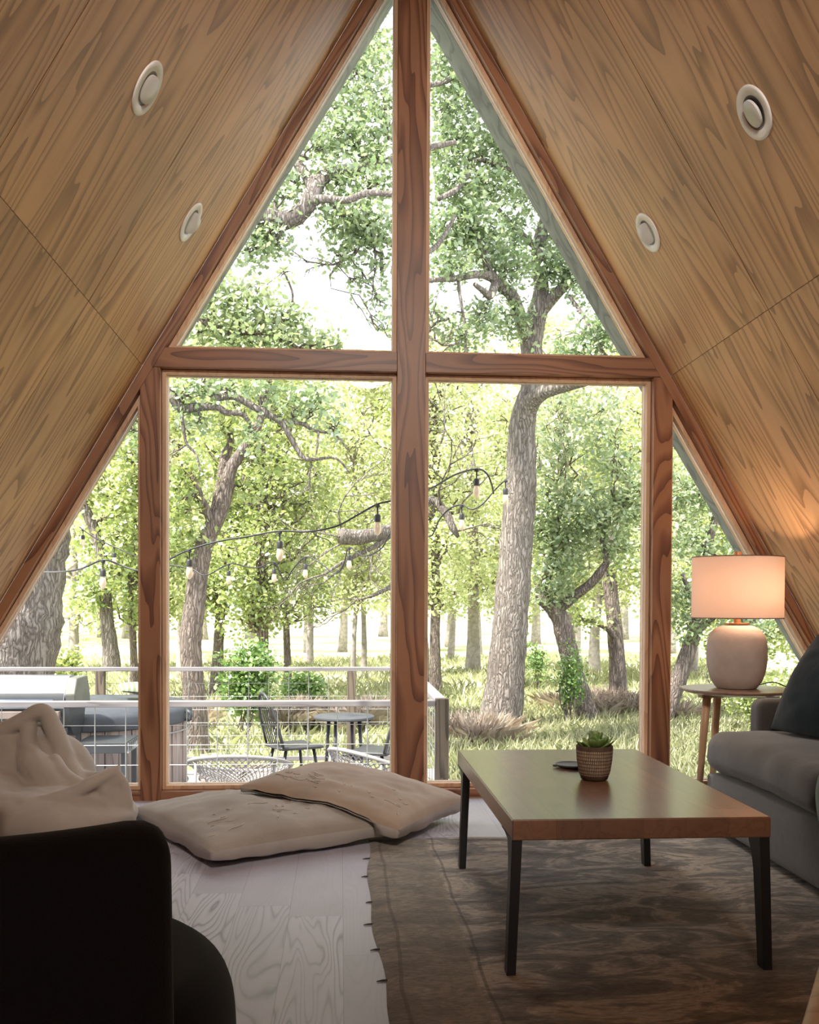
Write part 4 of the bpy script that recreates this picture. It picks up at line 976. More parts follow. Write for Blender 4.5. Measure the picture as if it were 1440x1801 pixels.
def make_tree(label, limbs, clumps, leaf, leafsize, mat, barkm, group=None, sides=12, tpl=TPL_OAK, name='oak_tree', bias=0.0, twigs=5, seed=0, rough=.10, bare=()):
    """limbs: lists of (px,py,Y,width_px); clumps: (px,py,Y,rx_px,rz_px,leaf count). Built where they stand, from ground to crown."""
    b = at(*limbs[0][0][:3]); base = Vector((b.x, b.y, b.z)); e = empty(name, base); tag(e, label, 'tree', group)
    wood = MB(); nodes = []
    for li, lb in enumerate(limbs):
        pts = [at(x, y, Y) for x, y, Y, w in lb]; rad = [w / 2 * px2m(Y) for x, y, Y, w in lb]
        P = catmull(pts, 5); Rr = lerp_list(rad, 5)
        wood.tube([p - base for p in P], Rr, sides if rad[0] > .04 else 7, rough=rough); nodes += list(zip(P, Rr))
    r = random.Random(seed); allp = []
    for (px_, py_, Y, rx, rz, n) in clumps:
        c = at(px_, py_, Y); m = px2m(Y); rr = (rx * m, max(rx, rz) * m * .8, rz * m)
        p, cc = sprays(c, rr, int(n * DENS), 9, leafsize * 1.3); allp.append(p)
        near = min(nodes, key=lambda q: (q[0] - c).length); st = near[0]
        main = wander(st, c, 6, .18, r.random() * 90); wood.tube([q - base for q in main], [max(.006, min(near[1] * .6, .03) * (1 - .7 * k / 6)) for k in range(7)], 6)
        for q in cc[:: max(1, len(cc) // twigs)][:twigs * 2]:
            s0 = main[r.choice((2, 3, 4, 5, 6))]; tw = wander(s0, Vector(q), 4, .22, r.random() * 90); wood.tube([z - base for z in tw], [.010, .009, .007, .005, .003], 4)
    for (x, y, Y, ang, L, w) in bare:   # leafless twiggy sprays
        c = at(x, y, Y); m = px2m(Y)
        def sp(p, d, Lx, rad, dep):
            pts = [p]; dd = d.copy()
            for k in range(4): dd = (dd + Vector((r.uniform(-.5, .5), r.uniform(-.3, .3), r.uniform(-.45, .4)))).normalized(); pts.append(pts[-1] + dd * Lx / 4)
            wood.tube([q - base for q in pts], [rad, rad * .85, rad * .7, rad * .6, rad * .45], 5)
            if dep > 0:
                for k in (1, 2, 3, 4): sp(pts[k], (dd + Vector((r.uniform(-1, 1), r.uniform(-.6, .6), r.uniform(-.9, .7)))).normalized(), Lx * .62, rad * .55, dep - 1)
        sp(c, Vector((math.cos(ang), 0, math.sin(ang))), L * m, w * m / 2, 2)
    wood.build('trunk', barkm, e, smooth=True)
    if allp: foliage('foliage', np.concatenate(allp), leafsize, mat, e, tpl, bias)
    return e
# --- ground
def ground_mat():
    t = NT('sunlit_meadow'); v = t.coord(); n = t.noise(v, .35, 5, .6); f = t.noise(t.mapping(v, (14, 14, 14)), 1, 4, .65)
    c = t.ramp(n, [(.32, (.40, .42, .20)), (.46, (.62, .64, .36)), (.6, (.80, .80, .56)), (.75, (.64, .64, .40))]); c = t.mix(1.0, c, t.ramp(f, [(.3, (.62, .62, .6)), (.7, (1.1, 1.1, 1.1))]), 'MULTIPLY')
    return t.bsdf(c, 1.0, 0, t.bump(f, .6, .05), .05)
vs = []; fs = []; NX, NY = 60, 60
for j in range(NY + 1):
    y = 5.6 + 160 * (j / NY) ** 2.2
    for i in range(NX + 1):
        x = -90 + 180 * i / NX; vs.append((x, y, GR - .02 + .10 * mnoise.noise(Vector((x * .15, y * .15, 0))) * min(1, max(0, (y - 11) / 6))))
for j in range(NY):
    for i in range(NX): a = j * (NX + 1) + i; fs.append((a, a + 1, a + NX + 2, a + NX + 1))
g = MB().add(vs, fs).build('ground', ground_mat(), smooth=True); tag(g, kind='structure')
def blades(name, n, region, h, w, mat, label, cat, lean=.4, clump=None):
    P = region(n); n = len(P); hh = h * RNG.uniform(.5, 1.25, size=n); az = RNG.uniform(0, 2 * np.pi, n); ln = RNG.uniform(.1, 1, n) * lean
    d = np.stack([np.cos(az), np.sin(az)], 1); sd = np.stack([-d[:, 1], d[:, 0]], 1); vv = np.zeros((n, 5, 3))
    for k, (f, ww) in enumerate(((0, 1), (0, -1), (.55, -.75), (1, 0), (.55, .75))):
        off = d * (ln * hh * f * f)[:, None]; vv[:, k, :2] = P[:, :2] + off + sd * (w * ww * .5); vv[:, k, 2] = P[:, 2] + hh * f * (1 - .35 * ln * f)
    tint = np.clip(RNG.normal(.5, .22, n), 0, 1); o = link(name, mesh_np(name, vv.reshape(-1, 3), 5, tint), mat); tag(o, label, cat, kind='stuff'); return o
M_grass = leafm('meadow_grass', (.36, .41, .20), (.62, .64, .38), (.86, .83, .64), .4)
M_dry = leafm('dry_bracken', (.34, .24, .19), (.60, .48, .40), (.82, .74, .66), .3)
def tufted(x0, x1, y0, y1, tufts):
    def f(n):
        c = np.stack([RNG.uniform(x0, x1, tufts), y0 + (y1 - y0) * RNG.uniform(0, 1, tufts) ** 1.5], 1); i = RNG.integers(0, tufts, n)
        p = c[i] + RNG.normal(size=(n, 2)) * .17; return np.concatenate([p, np.full((n, 1), GR - .03)], 1)
    return f
def on_right(n):
    p = tufted(.9, 7.5, 8.4, 17, 700)(n); return p
blades('meadow_grass', 30000, on_right, .34, .012, M_grass, 'tall pale green meadow grass growing right of the deck', 'grass', .9)
blades('meadow_grass', 34000, tufted(-9, 12, 11.2, 34, 2600), .30, .016, M_grass, 'sunlit meadow grass under the oaks', 'grass', .8)
def dry(px0, px1, py, Y, n, sd=.35):
    a, b = at(px0, py, Y).x, at(px1, py, Y).x
    k = max(4, int((b - a) * 5)); c = np.stack([RNG.uniform(a, b, k), Y + RNG.normal(size=k) * sd], 1); i = RNG.integers(0, k, n)
    p = c[i] + RNG.normal(size=(n, 2)) * .10; return np.concatenate([p, np.full((n, 1), GR - .03)], 1)
dp = [(480, 690, 1250, 15.5, 2600), (795, 870, 1290, 13.6, 2400), (960, 1140, 1250, 17.0, 2600), (1040, 1150, 1240, 16.5, 1400), (300, 360, 1250, 16, 700)]
PD = np.concatenate([dry(*q) for q in dp]); blades('dry_bracken', len(PD), lambda n: PD, .50, .016, M_dry, 'dry pinkish brown bracken along the bank under the oaks', 'dry plants', 1.1)
# --- the near oaks, limb by limb
make_tree('big straight oak trunk in the right window, forking above the frame', [
    [(872, 1300, 14.4, 96), (880, 1262, 14.4, 78), (890, 1180, 14.4, 67), (898, 1080, 14.4, 63), (905, 990, 14.4, 60), (912, 900, 14.4, 58), (917, 830, 14.4, 54), (917, 770, 14.4, 50), (920, 735, 14.4, 46), (932, 690, 14.4, 38), (938, 650, 14.5, 37), (934, 600, 14.6, 40), (944, 555, 14.6, 38), (952, 510, 14.6, 27), (947, 470, 14.6, 26), (948, 430, 14.7, 25), (960, 385, 14.8, 22), (985, 330, 15, 18), (1015, 260, 15.2, 13), (1040, 190, 15.4, 8)],
    [(917, 760, 14.4, 44), (930, 715, 14.2, 34), (955, 690, 13.9, 27), (1000, 676, 13.6, 23), (1045, 664, 13.3, 20), (1100, 640, 13.0, 17), (1160, 600, 12.6, 12), (1230, 560, 12.3, 8)],
    [(945, 550, 14.6, 30), (968, 528, 14.5, 22), (990, 505, 14.4, 18), (1012, 480, 14.3, 15), (1040, 440, 14.2, 10), (1080, 400, 14, 6)],
    [(928, 600, 14.6, 26), (915, 560, 14.3, 25), (900, 520, 14.1, 22), (880, 503, 13.9, 20), (862, 485, 13.7, 19), (835, 483, 13.5, 13), (800, 490, 13.2, 11), (765, 492, 13, 9), (720, 500, 12.8, 7)],
    [(872, 495, 13.8, 17), (862, 520, 13.5, 14), (850, 512, 13.3, 11), (835, 500, 13.1, 8)],
    [(862, 486, 13.7, 16), (848, 440, 13.6, 12), (832, 405, 13.5, 9), (800, 380, 13.3, 6)],
    [(948, 440, 14.7, 14), (905, 400, 14.4, 10), (870, 360, 14.2, 8), (840, 310, 14, 7), (806, 240, 13.8, 6), (775, 190, 13.7, 5)],
    [(770, 350, 13.2, 9), (800, 335, 13.3, 11), (820, 310, 13.5, 11), (838, 280, 13.8, 9), (900, 300, 14.1, 7)],
    [(806, 240, 13.8, 6), (850, 280, 14, 6), (880, 300, 14.2, 5)], [(756, 150, 13.2, 9), (790, 140, 13.4, 9), (810, 115, 13.6, 8), (840, 60, 13.8, 6)],
    [(806, 495, 13.2, 7), (812, 540, 13.1, 6), (820, 590, 13.1, 5), (815, 640, 13, 4)], [(1000, 520, 14.2, 7), (1015, 540, 14.1, 7), (1030, 560, 14, 6), (1045, 590, 14, 4)]],
    [(790, 90, 13.5, 45, 60, 900), (800, 175, 13.6, 50, 40, 700), (850, 150, 13.8, 40, 60, 600), (785, 260, 13.6, 42, 40, 650), (850, 250, 13.9, 55, 35, 700), (900, 260, 14.2, 45, 50, 650), (800, 330, 13.6, 50, 30, 700), (860, 330, 14, 50, 30, 700), (780, 410, 13.4, 40, 35, 600), (835, 390, 13.6, 50, 35, 700), (845, 440, 13.7, 55, 30, 700), (905, 420, 14.3, 30, 45, 520), (785, 470, 13.2, 40, 22, 420), (930, 340, 14.4, 38, 45, 560), (975, 420, 14.6, 30, 40, 380), (985, 470, 14.4, 34, 34, 420), (890, 470, 13.9, 42, 30, 480), (900, 560, 14, 40, 30, 400), (850, 560, 13.6, 40, 34, 380), (810, 590, 13.2, 36, 20, 260), (1030, 500, 14.2, 30, 40, 380), (1050, 590, 13.3, 40, 26, 420), (1010, 620, 13.4, 46, 16, 300), (960, 480, 14.4, 30, 30, 300), (1080, 560, 13, 28, 30, 280), (770, 560, 13, 30, 20, 160), (960, 250, 15, 60, 60, 700), (1000, 330, 15, 50, 50, 600)],
    None, .082, M_leaf_cool, M_bark, seed=3, bare=[(790, 560, 13, 3.6, 90, 5), (1015, 545, 14, -.6, 70, 6), (812, 600, 13, 3.9, 80, 5), (1050, 580, 14, .3, 60, 5), (765, 600, 13, 2.0, 60, 4)], bias=.03)
make_tree('broad leaning oak trunk in the lower left triangle, throwing limbs over the deck', [
    [(-25, 1372, 11.6, 230), (-5, 1290, 11.6, 190), (15, 1190, 11.6, 150), (28, 1110, 11.6, 146), (40, 1040, 11.6, 132), (55, 960, 11.6, 118), (75, 880, 11.5, 105), (95, 800, 11.4, 95), (120, 720, 11.3, 85), (155, 640, 11.2, 75), (205, 560, 11.1, 64), (270, 490, 11, 54), (340, 430, 10.9, 46), (400, 390, 10.8, 38), (440, 374, 10.7, 34), (478, 386, 10.7, 32), (512, 386, 10.7, 30), (535, 368, 10.7, 30), (548, 345, 10.7, 30), (562, 318, 10.8, 25), (590, 302, 10.9, 21), (640, 296, 11, 18), (690, 283, 11.2, 16), (750, 262, 11.5, 12), (800, 250, 11.8, 8)],
    [(540, 356, 10.7, 22), (570, 350, 10.6, 14), (610, 352, 10.5, 12), (645, 340, 10.4, 12), (690, 342, 10.3, 10), (735, 350, 10.2, 7)],
    [(550, 335, 10.7, 20), (540, 312, 10.8, 18), (528, 294, 10.9, 17), (514, 272, 11, 15), (500, 235, 11.1, 12), (520, 180, 11.2, 9), (580, 130, 11.3, 7), (650, 85, 11.4, 5)],
    [(95, 800, 11.4, 50), (150, 740, 11.2, 32), (215, 700, 11, 24), (270, 678, 10.9, 20), (300, 694, 10.8, 19), (318, 717, 10.8, 18), (345, 716, 10.8, 15), (380, 716, 10.8, 12), (400, 726, 10.8, 11), (425, 728, 10.8, 10), (440, 745, 10.8, 7)],
    [(215, 700, 11, 16), (300, 655, 10.9, 14), (355, 660, 10.9, 13), (370, 690, 10.8, 13), (384, 699, 10.8, 12), (410, 697, 10.8, 13), (445, 715, 10.8, 12), (470, 728, 10.8, 13), (495, 743, 10.8, 11), (515, 778, 10.8, 9), (532, 803, 10.8, 8), (550, 808, 10.8, 6), (590, 806, 10.8, 4), (615, 832, 10.8, 3)],
    [(492, 741, 10.8, 8), (530, 745, 10.8, 7), (552, 757, 10.8, 6), (590, 765, 10.8, 4), (610, 790, 10.8, 3)], [(318, 720, 10.8, 7), (322, 750, 10.7, 6), (328, 780, 10.7, 5), (345, 800, 10.7, 4), (352, 830, 10.7, 3)], [(560, 758, 10.8, 5), (558, 785, 10.7, 4), (555, 800, 10.7, 3)],
    [(690, 430, 11, 12), (670, 420, 11, 11), (655, 432, 11, 10), (640, 420, 11, 8), (622, 448, 11, 7), (600, 460, 11, 6), (580, 485, 11, 3)], [(690, 430, 11, 12), (740, 445, 11.2, 10), (770, 430, 11.6, 9), (800, 380, 12, 6)], [(645, 300, 11, 9), (650, 340, 11, 8), (645, 380, 11, 8), (655, 425, 11, 8)]],
    [(655, 60, 11.3, 40, 60, 420), (630, 130, 11.2, 50, 45, 480), (670, 190, 11.2, 30, 50, 330), (580, 190, 11.2, 45, 40, 380), (620, 240, 11.1, 60, 28, 460), (560, 262, 11, 36, 26, 260), (600, 320, 10.9, 42, 26, 330), (655, 262, 11.1, 36, 30, 300), (670, 320, 10.9, 30, 24, 230), (515, 320, 10.9, 28, 22, 170), (490, 340, 10.8, 30, 24, 170), (600, 385, 10.8, 52, 22, 330), (655, 390, 10.8, 40, 26, 320), (640, 415, 11, 42, 22, 280), (600, 450, 11, 34, 16, 170), (675, 470, 11, 16, 30, 110), (668, 530, 11, 20, 24, 90), (470, 420, 10.7, 42, 18, 210), (440, 445, 10.7, 34, 16, 150), (490, 428, 10.7, 26, 12, 100), (430, 400, 10.7, 30, 18, 140), (680, 590, 11, 14, 34, 60), (630, 500, 11, 12, 12, 30)] +
    [(330, 690, 10.8, 34, 22, 170), (400, 680, 10.8, 40, 20, 180), (470, 690, 10.8, 34, 20, 150), (350, 740, 10.8, 26, 20, 90), (440, 760, 10.8, 26, 20, 90), (520, 720, 10.8, 34, 20, 130), (560, 700, 10.9, 34, 22, 140), (590, 750, 10.8, 24, 16, 70), (230, 760, 11, 34, 40, 160)],
    None, .078, M_leaf_cool, M_bark, seed=5, sides=18, bias=.05, rough=.14, bare=[(600, 460, 11, 3.5, 60, 5), (660, 440, 11, 4.4, 60, 5), (540, 800, 10.8, -.7, 60, 4), (330, 780, 10.7, 4.4, 60, 4)])
make_tree('forked oak in the left window, its trunk rising behind the hot tub', [
    [(345, 1345, 13.2, 56), (343, 1290, 13.2, 46), (342, 1230, 13.2, 40), (336, 1160, 13.2, 37), (336, 1110, 13.2, 38), (342, 1070, 13.2, 37), (346, 1030, 13.2, 35), (352, 995, 13.2, 32), (358, 965, 13.2, 31), (372, 930, 13.2, 30), (388, 895, 13.2, 29), (398, 860, 13.2, 25), (404, 830, 13.2, 22), (418, 805, 13.2, 21), (438, 778, 13.2, 19), (452, 752, 13.2, 16), (460, 728, 13.2, 13), (470, 690, 13.3, 10), (478, 650, 13.4, 7)],
    [(380, 910, 13.2, 26), (385, 870, 13.4, 20), (392, 830, 13.5, 19), (397, 800, 13.6, 18), (405, 780, 13.6, 13), (402, 740, 13.7, 9), (400, 700, 13.8, 6)],
    [(376, 925, 13.2, 20), (362, 895, 13.1, 15), (350, 870, 13, 14), (345, 850, 13, 12), (332, 832, 13, 8), (318, 815, 13, 5)]],
    [(330, 830, 13, 34, 34, 260), (385, 740, 13.6, 40, 30, 300), (455, 660, 13.3, 46, 30, 380), (320, 880, 13, 30, 30, 200), (470, 800, 13.2, 36, 30, 240), (320, 940, 13, 34, 26, 220), (430, 860, 13.4, 30, 30, 160)],
    None, .085, M_leaf, M_bark2, seed=8, bias=.08)
make_tree('dark leaning oak with a kinked trunk, right of the big straight trunk', [
    [(1040, 1285, 15.4, 46), (1030, 1250, 15.4, 40), (1015, 1205, 15.4, 37), (1003, 1160, 15.4, 35), (992, 1115, 15.4, 34), (983, 1085, 15.4, 32), (968, 1065, 15.4, 28), (955, 1052, 15.4, 26), (952, 1038, 15.4, 22), (962, 1015, 15.4, 16), (970, 985, 15.4, 14), (975, 950, 15.4, 11), (985, 900, 15.4, 8)],
    [(975, 1075, 15.4, 22), (998, 1058, 15.3, 19), (1018, 1042, 15.2, 18), (1040, 1025, 15.1, 17), (1058, 1003, 15, 16), (1066, 985, 15, 12), (1060, 940, 15, 9), (1080, 880, 15, 6)]],
    [(985, 1000, 15.2, 44, 26, 460), (1000, 950, 15.2, 50, 34, 620), (950, 930, 15.3, 40, 34, 480), (975, 1040, 15.1, 36, 18, 260), (1050, 920, 15, 46, 40, 560), (1020, 870, 15, 60, 40, 520), (960, 870, 15.3, 50, 40, 420), (940, 790, 15.4, 50, 44, 360), (1010, 780, 15.2, 56, 40, 380), (1080, 800, 15, 50, 44, 380), (1130, 870, 15, 40, 50, 340), (970, 720, 15.6, 60, 40, 320), (1060, 720, 15.4, 60, 40, 320), (1090, 960, 14.9, 34, 30, 360), (1100, 890, 15, 34, 40, 420)], None, .088, M_leaf_cool, M_bark2, seed=9, tpl=TPL_OAK, bias=.2)
make_tree('slim upright dark oak just left of the right-hand post', [
    [(1092, 1252, 17.5, 42), (1088, 1225, 17.5, 34), (1084, 1150, 17.5, 29), (1078, 1080, 17.5, 27), (1072, 1020, 17.5, 25), (1070, 990, 17.5, 24), (1082, 930, 17.5, 18), (1100, 850, 17.5, 12), (1110, 780, 17.5, 7)], [(1082, 1130, 17.5, 12), (1070, 1108, 17.3, 10), (1045, 1095, 17.2, 8), (1020, 1088, 17.1, 5)]],
    [(1085, 880, 17.5, 46, 40, 480), (1120, 800, 17.5, 46, 46, 480), (1060, 800, 17.5, 46, 40, 480), (1040, 1090, 17.2, 30, 14, 140), (1100, 1000, 17.2, 34, 24, 260), (1020, 1085, 17.1, 26, 12, 110)], None, .09, M_leaf, M_bark2, seed=10, bias=.1)
make_tree('crooked oak seen through the right triangular window beside the lamp', [
    [(1165, 1262, 15, 40), (1182, 1222, 15, 33), (1200, 1175, 15, 30), (1213, 1135, 15, 28), (1226, 1100, 15, 24), (1230, 1060, 15, 22), (1236, 1020, 15, 20), (1243, 985, 15, 18), (1250, 940, 15, 15), (1258, 905, 15, 12), (1262, 840, 15, 8)], [(1228, 1090, 15, 14), (1215, 1050, 14.8, 10), (1200, 1010, 14.6, 7)], [(1220, 1120, 15, 12), (1250, 1090, 14.9, 9), (1290, 1060, 14.8, 6)]],
    [(1205, 1040, 14.7, 34, 36, 380), (1215, 950, 14.8, 40, 40, 460), (1230, 870, 15, 40, 40, 420), (1265, 1070, 14.8, 40, 26, 320), (1200, 860, 15, 30, 60, 380), (1290, 980, 15, 34, 40, 330), (1320, 1110, 14.6, 40, 40, 380), (1210, 1100, 14.7, 30, 20, 200)], None, .085, M_leaf_cool, M_bark2, seed=11, bias=.08, bare=[(1300, 1240, 14, 2.2, 60, 4), (1270, 1250, 14, 1.2, 60, 4)])
make_tree('reddish trunk between the broad oak and the left post', [
    [(197, 1180, 19, 33), (194, 1140, 19, 28), (189, 1100, 19, 24), (186, 1060, 19, 22), (183, 1010, 19, 20), (175, 960, 19, 20), (165, 930, 19, 19), (152, 900, 19, 18), (140, 870, 19, 16), (120, 800, 19, 12)]], [(150, 860, 19, 46, 50, 420), (205, 1000, 18.6, 36, 40, 360), (215, 900, 18.6, 36, 50, 420), (160, 1040, 18.8, 34, 30, 280), (225, 800, 18.6, 30, 50, 320)], None, .095, M_leaf, M_bark, seed=12, tpl=TPL_SIX, bias=.1)
make_tree('round-leaved oak filling the bottom corner of the upper left window', [
    [(262, 1330, 14, 40), (262, 1180, 14, 30), (266, 1000, 14, 27), (270, 800, 14, 24), (285, 640, 14, 20), (305, 560, 14, 15), (318, 505, 14, 10), (330, 470, 14, 6)],
    [(305, 495, 13.8, 9), (322, 505, 13.8, 10), (330, 535, 13.8, 11), (348, 560, 13.8, 12), (385, 580, 13.8, 11), (405, 588, 13.8, 10), (440, 585, 13.8, 9), (480, 590, 13.8, 8), (525, 612, 13.8, 6)],
    [(480, 590, 13.8, 6), (500, 560, 13.7, 5), (515, 520, 13.7, 4), (495, 470, 13.7, 3)], [(270, 800, 14, 16), (290, 690, 13.8, 14), (285, 640, 13.8, 9)], [(318, 520, 14, 9), (305, 495, 13.8, 9)]],
    [(345, 590, 13.9, 40, 30, 330), (380, 540, 13.8, 40, 32, 330), (430, 560, 13.8, 46, 34, 380), (480, 560, 13.8, 40, 30, 300), (440, 515, 13.8, 40, 20, 200), (500, 600, 13.8, 50, 18, 300), (570, 600, 13.9, 40, 16, 220), (520, 560, 13.8, 26, 18, 130), (380, 490, 13.8, 26, 22, 120), (400, 610, 13.8, 50, 18, 330), (500, 480, 13.7, 22, 10, 40), (610, 610, 14, 24, 12, 90), (640, 618, 14, 20, 8, 60)],
    None, .088, M_leaf_cool, M_bark2, seed=21, tpl=TPL_SIX, bias=.28)
make_tree('dead pale branches and a broken limb behind the mullion', [
    [(733, 1200, 17, 44), (733, 1100, 17, 38), (730, 1000, 17, 34), (733, 905, 17, 30), (728, 830, 17, 22), (722, 760, 17, 14), (730, 690, 17, 8)], [(733, 915, 17, 26), (700, 930, 16.8, 25), (660, 940, 16.6, 25), (625, 945, 16.5, 27), (598, 943, 16.4, 30)],
    [(733, 900, 17, 18), (760, 880, 17, 15), (785, 905, 16.9, 15), (797, 930, 16.8, 13), (806, 945, 16.8, 6)], [(700, 930, 16.8, 12), (660, 960, 16.6, 9), (610, 985, 16.5, 7), (570, 1010, 16.4, 5)], [(730, 1000, 17, 14), (690, 1030, 16.8, 9), (650, 1050, 16.6, 6)]],
    [(715, 800, 17, 40, 40, 300), (700, 720, 17, 40, 40, 300)], None, .09, M_leaf, M_bark, seed=31, bias=.2,
    bare=[(600, 945, 16.4, 2.6, 110, 4), (610, 950, 16.4, 3.4, 110, 4), (570, 1010, 16.4, 3.0, 90, 4), (620, 985, 16.5, 3.9, 90, 4), (650, 1050, 16.6, 3.3, 100, 4), (680, 940, 16.7, 4.3, 90, 4), (600, 930, 16.4, 1.8, 120, 4), (640, 960, 16.5, 4.9, 80, 4), (800, 935, 16.8, .6, 60, 4), (775, 890, 16.9, 1.6, 110, 5), (770, 720, 17, 2, 90, 4), (775, 780, 17, 1, 90, 4)])
# --- trees farther off, each with its own trunk and crown
proto_r = random.Random(77)
def far_tree(px_, pyb, Y, wpx, lean, top_py, crown, mat, label, n, size, low=None, group='oaks standing farther back in the wood', barkm=None, bias=.1):
    b = at(px_, pyb, Y); b.z = GR - .05; m = px2m(Y); e = empty('oak_tree', b); tag(e, label, 'tree', group)
    r = random.Random(int(px_ * 7 + Y * 13)); H = (1058 - top_py) * m + HC - b.z; wood = MB(); R0 = wpx * m / 2
    pts = [Vector((0, 0, 0))]; 
    for k in range(1, 8): f = k / 7; pts.append(Vector((lean * m * f + .25 * mnoise.noise(Vector((px_, k * .6, 1))) * (f), .2 * mnoise.noise(Vector((px_, k * .6, 5))), H * .8 * f)))
    wood.tube(catmull(pts, 3), lerp_list([R0 * (1.25 if k == 0 else 1 - .11 * k) for k in range(8)], 3), 10, rough=.12)
    allp = []; cw = crown * m; zlo = ((1058 - low) * m + HC - b.z) if low else H * .32
    K = max(6, n // 260)
    for k in range(K):
        f = (k + .5) / K; z = zlo + (H - zlo) * f; wr = cw * (math.sin(math.pi * (.12 + .80 * f)) ** .8)
        a = r.random() * 6.28; d = wr * math.sqrt(r.random()) ; c = Vector((lean * m * min(1, z / H) + math.cos(a) * d, math.sin(a) * d * .7, z))
        p, cc = sprays(c, (cw * .42, cw * .38, cw * .26), n // K, 8, size * 1.3); allp.append(p)
        i = min(6, max(2, int(z / (H * .8) * 6))); wood.tube(wander(pts[i], c, 5, .2, r.random() * 50), [R0 * .30, R0 * .26, R0 * .2, R0 * .15, R0 * .1, .01], 6)
        for q in cc[::max(1, len(cc) // 3)][:3]: wood.tube(wander(c, Vector(q), 3, .2, r.random() * 50), [.016, .013, .010, .006], 4)
    wood.build('trunk', barkm or M_bark2, e, smooth=True)
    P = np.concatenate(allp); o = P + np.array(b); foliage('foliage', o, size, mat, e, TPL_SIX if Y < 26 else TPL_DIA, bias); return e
spec = [
 # px, base py, Y, trunk px, lean px, top py, crown px, low py, label, leaves
 (460, 1160, 18, 27, 8, 640, 120, 1100, 'stout oak trunk in the middle of the left window, leaves hanging to the bush', 4200),
 (506, 1150, 20, 15, -6, 650, 110, 1090, 'thin grey oak right of the stout trunk in the left window', 3600),
 (545, 1105, 30, 13, 10, 620, 120, 1050, 'small far oak under the branches in the left window', 3400),
 (622, 1128, 25, 10, 8, 640, 110, 1060, 'left one of two slim dark trunks near the mullion', 3200),
 (640, 1130, 25.5, 11, 0, 600, 120, 1060, 'right one of two slim dark trunks near the mullion', 3200),
 (767, 1150, 21, 22, -8, 560, 120, 1060, 'pale leaning trunk against the right side of the mullion', 4200),
 (832, 1125, 27, 25, 0, 600, 120, 1060, 'dark square-looking trunk left of the big straight oak', 3800),
 (792, 1112, 33, 12, 26, 640, 110, 1060, 'thin trunk leaning right, behind the pale mullion-side trunk', 2800),
 (918, 1165, 22, 9, -4, 700, 100, 1080, 'very thin stem just right of the big straight oak', 2600),
 (1003, 1150, 24, 24, -20, 560, 120, 1050, 'grey trunk behind the kinked leaning oak', 3800),
 (1045, 1130, 27, 20, 14, 600, 120, 1050, 'pale grey trunk between the kinked oak and the slim upright one', 3400),
 (1152, 1150, 23, 18, 10, 640, 120, 1060, 'oak hidden by the right-hand post', 3400),
 (1215, 1140, 26, 20, 20, 700, 120, 1090, 'oak behind the crooked tree in the right triangle', 3600),
 (1320, 1180, 20, 22, 0, 820, 130, 1150, 'oak at the far right behind the lamp', 3600),
 (1430, 1180, 22, 22, 0, 900, 120, 1150, 'oak at the far right edge behind the sofa', 2600),
 (236, 1172, 19.5, 15, -8, 640, 90, 1100, 'slim dark trunk against the left post in the left triangle', 3000),
 (285, 1150, 22, 20, 6, 640, 110, 1080, 'oak hidden behind the left post', 3200),
 (318, 1135, 26, 14, -6, 600, 120, 1060, 'far oak at the left edge of the left window', 3200),
 (130, 1150, 27, 20, 0, 700, 120, 1110, 'far oak behind the broad trunk in the left triangle', 3200),
 (380, 1160, 20, 22, 24, 560, 120, 1080, 'oak standing close behind the forked trunk', 4000)]
for (px_, pyb, Y, wpx, lean, top, cr, low, lab, n) in spec:
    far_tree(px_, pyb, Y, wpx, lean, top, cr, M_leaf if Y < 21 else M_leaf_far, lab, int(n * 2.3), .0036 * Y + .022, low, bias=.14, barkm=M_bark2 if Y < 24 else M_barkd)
for k in range(26):
    px_ = -60 + 60 * k + proto_r.uniform(-20, 20); Y = proto_r.uniform(36, 58)
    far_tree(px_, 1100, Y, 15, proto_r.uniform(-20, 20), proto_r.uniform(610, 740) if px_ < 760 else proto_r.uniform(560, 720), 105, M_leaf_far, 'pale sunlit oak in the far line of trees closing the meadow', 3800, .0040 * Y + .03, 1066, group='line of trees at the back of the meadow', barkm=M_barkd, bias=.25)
# --- bushes
def bush(px_, pyb, Y, wpx, hpx, n, label, size=.07, mat=None):
    b = at(px_, pyb, Y); b.z = GR - .02; m = px2m(Y); e = empty('bush', b); tag(e, label, 'bush'); r = random.Random(int(px_)); wood = MB(); pts = []
    for k in range(9):
        t_ = Vector((r.uniform(-.4, .4) * wpx * m, r.uniform(-.3, .3) * wpx * m, r.uniform(.5, .95) * hpx * m)); wood.tube(wander((0, 0, 0), t_, 5, .1, k + px_), [.014, .012, .010, .008, .006, .004], 5)
        p, _ = sprays(t_ * .8, (wpx * m * .32, wpx * m * .3, hpx * m * .26), n // 9, 9, size * 1.2); pts.append(p)
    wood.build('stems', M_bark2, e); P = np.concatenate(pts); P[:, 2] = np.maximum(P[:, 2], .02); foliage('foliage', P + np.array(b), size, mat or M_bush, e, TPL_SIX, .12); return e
bush(432, 1300, 14.5, 95, 185, 3600, 'leafy green bush behind the railing in the left window')
bush(540, 1150, 19, 70, 60, 1400, 'low oak sprouts right of the leafy bush, above the far railing', .09)
bush(1000, 1275, 14.8, 40, 170, 1100, 'ivy-like green shrub climbing beside the kinked leaning oak', .06)
bush(945, 1180, 21, 26, 100, 500, 'slender sapling in the meadow right of the big straight oak', .08)
bush(1345, 1240, 13.5, 120, 150, 2600, 'feathery shrub outside the right triangle behind the lamp', .06, M_leaf)
bush(110, 1140, 21, 60, 80, 1200, 'bright shrub right of the broad trunk in the left triangle', .09, M_leaf)
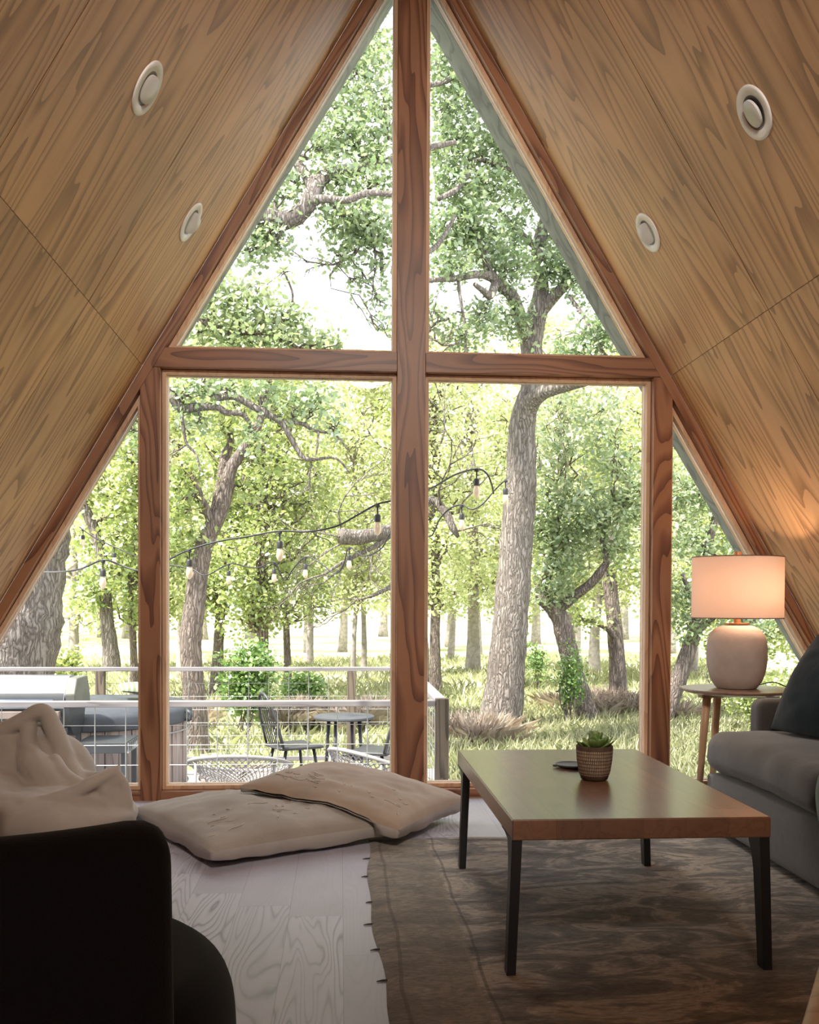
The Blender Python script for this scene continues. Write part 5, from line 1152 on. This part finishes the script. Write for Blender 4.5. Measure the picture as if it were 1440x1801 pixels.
# ================================================================== light
w = bpy.data.worlds.new('sky'); S.world = w; w.use_nodes = True; nt = w.node_tree; nt.nodes.clear()
out = nt.nodes.new('ShaderNodeOutputWorld'); bg = nt.nodes.new('ShaderNodeBackground')
tc = nt.nodes.new('ShaderNodeTexCoord'); nz = nt.nodes.new('ShaderNodeTexNoise'); nz.inputs['Scale'].default_value = 3.5; nz.inputs['Detail'].default_value = 5
nt.links.new(tc.outputs['Generated'], nz.inputs['Vector'])
rp = nt.nodes.new('ShaderNodeValToRGB'); rp.color_ramp.elements[0].position = .4; rp.color_ramp.elements[0].color = (.80, .85, .95, 1); rp.color_ramp.elements[1].position = .62; rp.color_ramp.elements[1].color = (1, 1, 1, 1)
nt.links.new(nz.outputs[0], rp.inputs[0]); nt.links.new(rp.outputs[0], bg.inputs[0]); bg.inputs[1].default_value = SKY
nt.links.new(bg.outputs[0], out.inputs[0])
def lamp(name, typ, energy, loc, color=(1, 1, 1), **kw):
    d = bpy.data.lights.new(name, typ); d.energy = energy; d.color = color
    for k, v in kw.items(): setattr(d, k, v)
    o = bpy.data.objects.new(name, d); COL.objects.link(o); o.location = loc; return o
sun = lamp('sun', 'SUN', SUN, (0, 0, 30), (1.0, .95, .86), angle=math.radians(3.0)); 
sun.rotation_euler = Vector((-.60, -.38, 1.10)).to_track_quat('Z', 'Y').to_euler()
sp_ = lamp('gable_fill_spot', 'SPOT', SPOT, (-.06, -1.0, 4.0), (1.0, .93, .84), spot_size=math.radians(56), spot_blend=.6, shadow_soft_size=.35)  # added fill spot, out of view, brightening the gable end wall
sp_.rotation_euler = (Vector((-.06, -1.0, 4.0)) - Vector((0, 5.4, 1.75))).to_track_quat('Z', 'Y').to_euler()
a = lamp('rear_bounce_fill', 'AREA', REAR, (0.0, -2.2, 1.6), (1.0, .95, .90), shape='RECTANGLE', size=2.4, size_y=1.6)  # added unseen fill lamp, bounced off the rear wall into the room
a.rotation_euler = Vector((0, 1, -.35)).to_track_quat('Z', 'Y').to_euler()
S.view_settings.view_transform = 'Standard'; S.view_settings.look = 'None'; S.view_settings.exposure = EXPO; S.view_settings.gamma = GAMMA
S.cycles.max_bounces = 10; S.cycles.diffuse_bounces = 5; S.cycles.transparent_max_bounces = 24; S.cycles.glossy_bounces = 3
S.cycles.transmission_bounces = 4
S.cycles.sample_clamp_indirect = 6.0; S.cycles.caustics_reflective = False; S.cycles.caustics_refractive = False
S.cycles.use_denoising = True; S.cycles.adaptive_threshold = .02
try: S.cycles.denoiser = 'OPENIMAGEDENOISE'
except Exception: pass
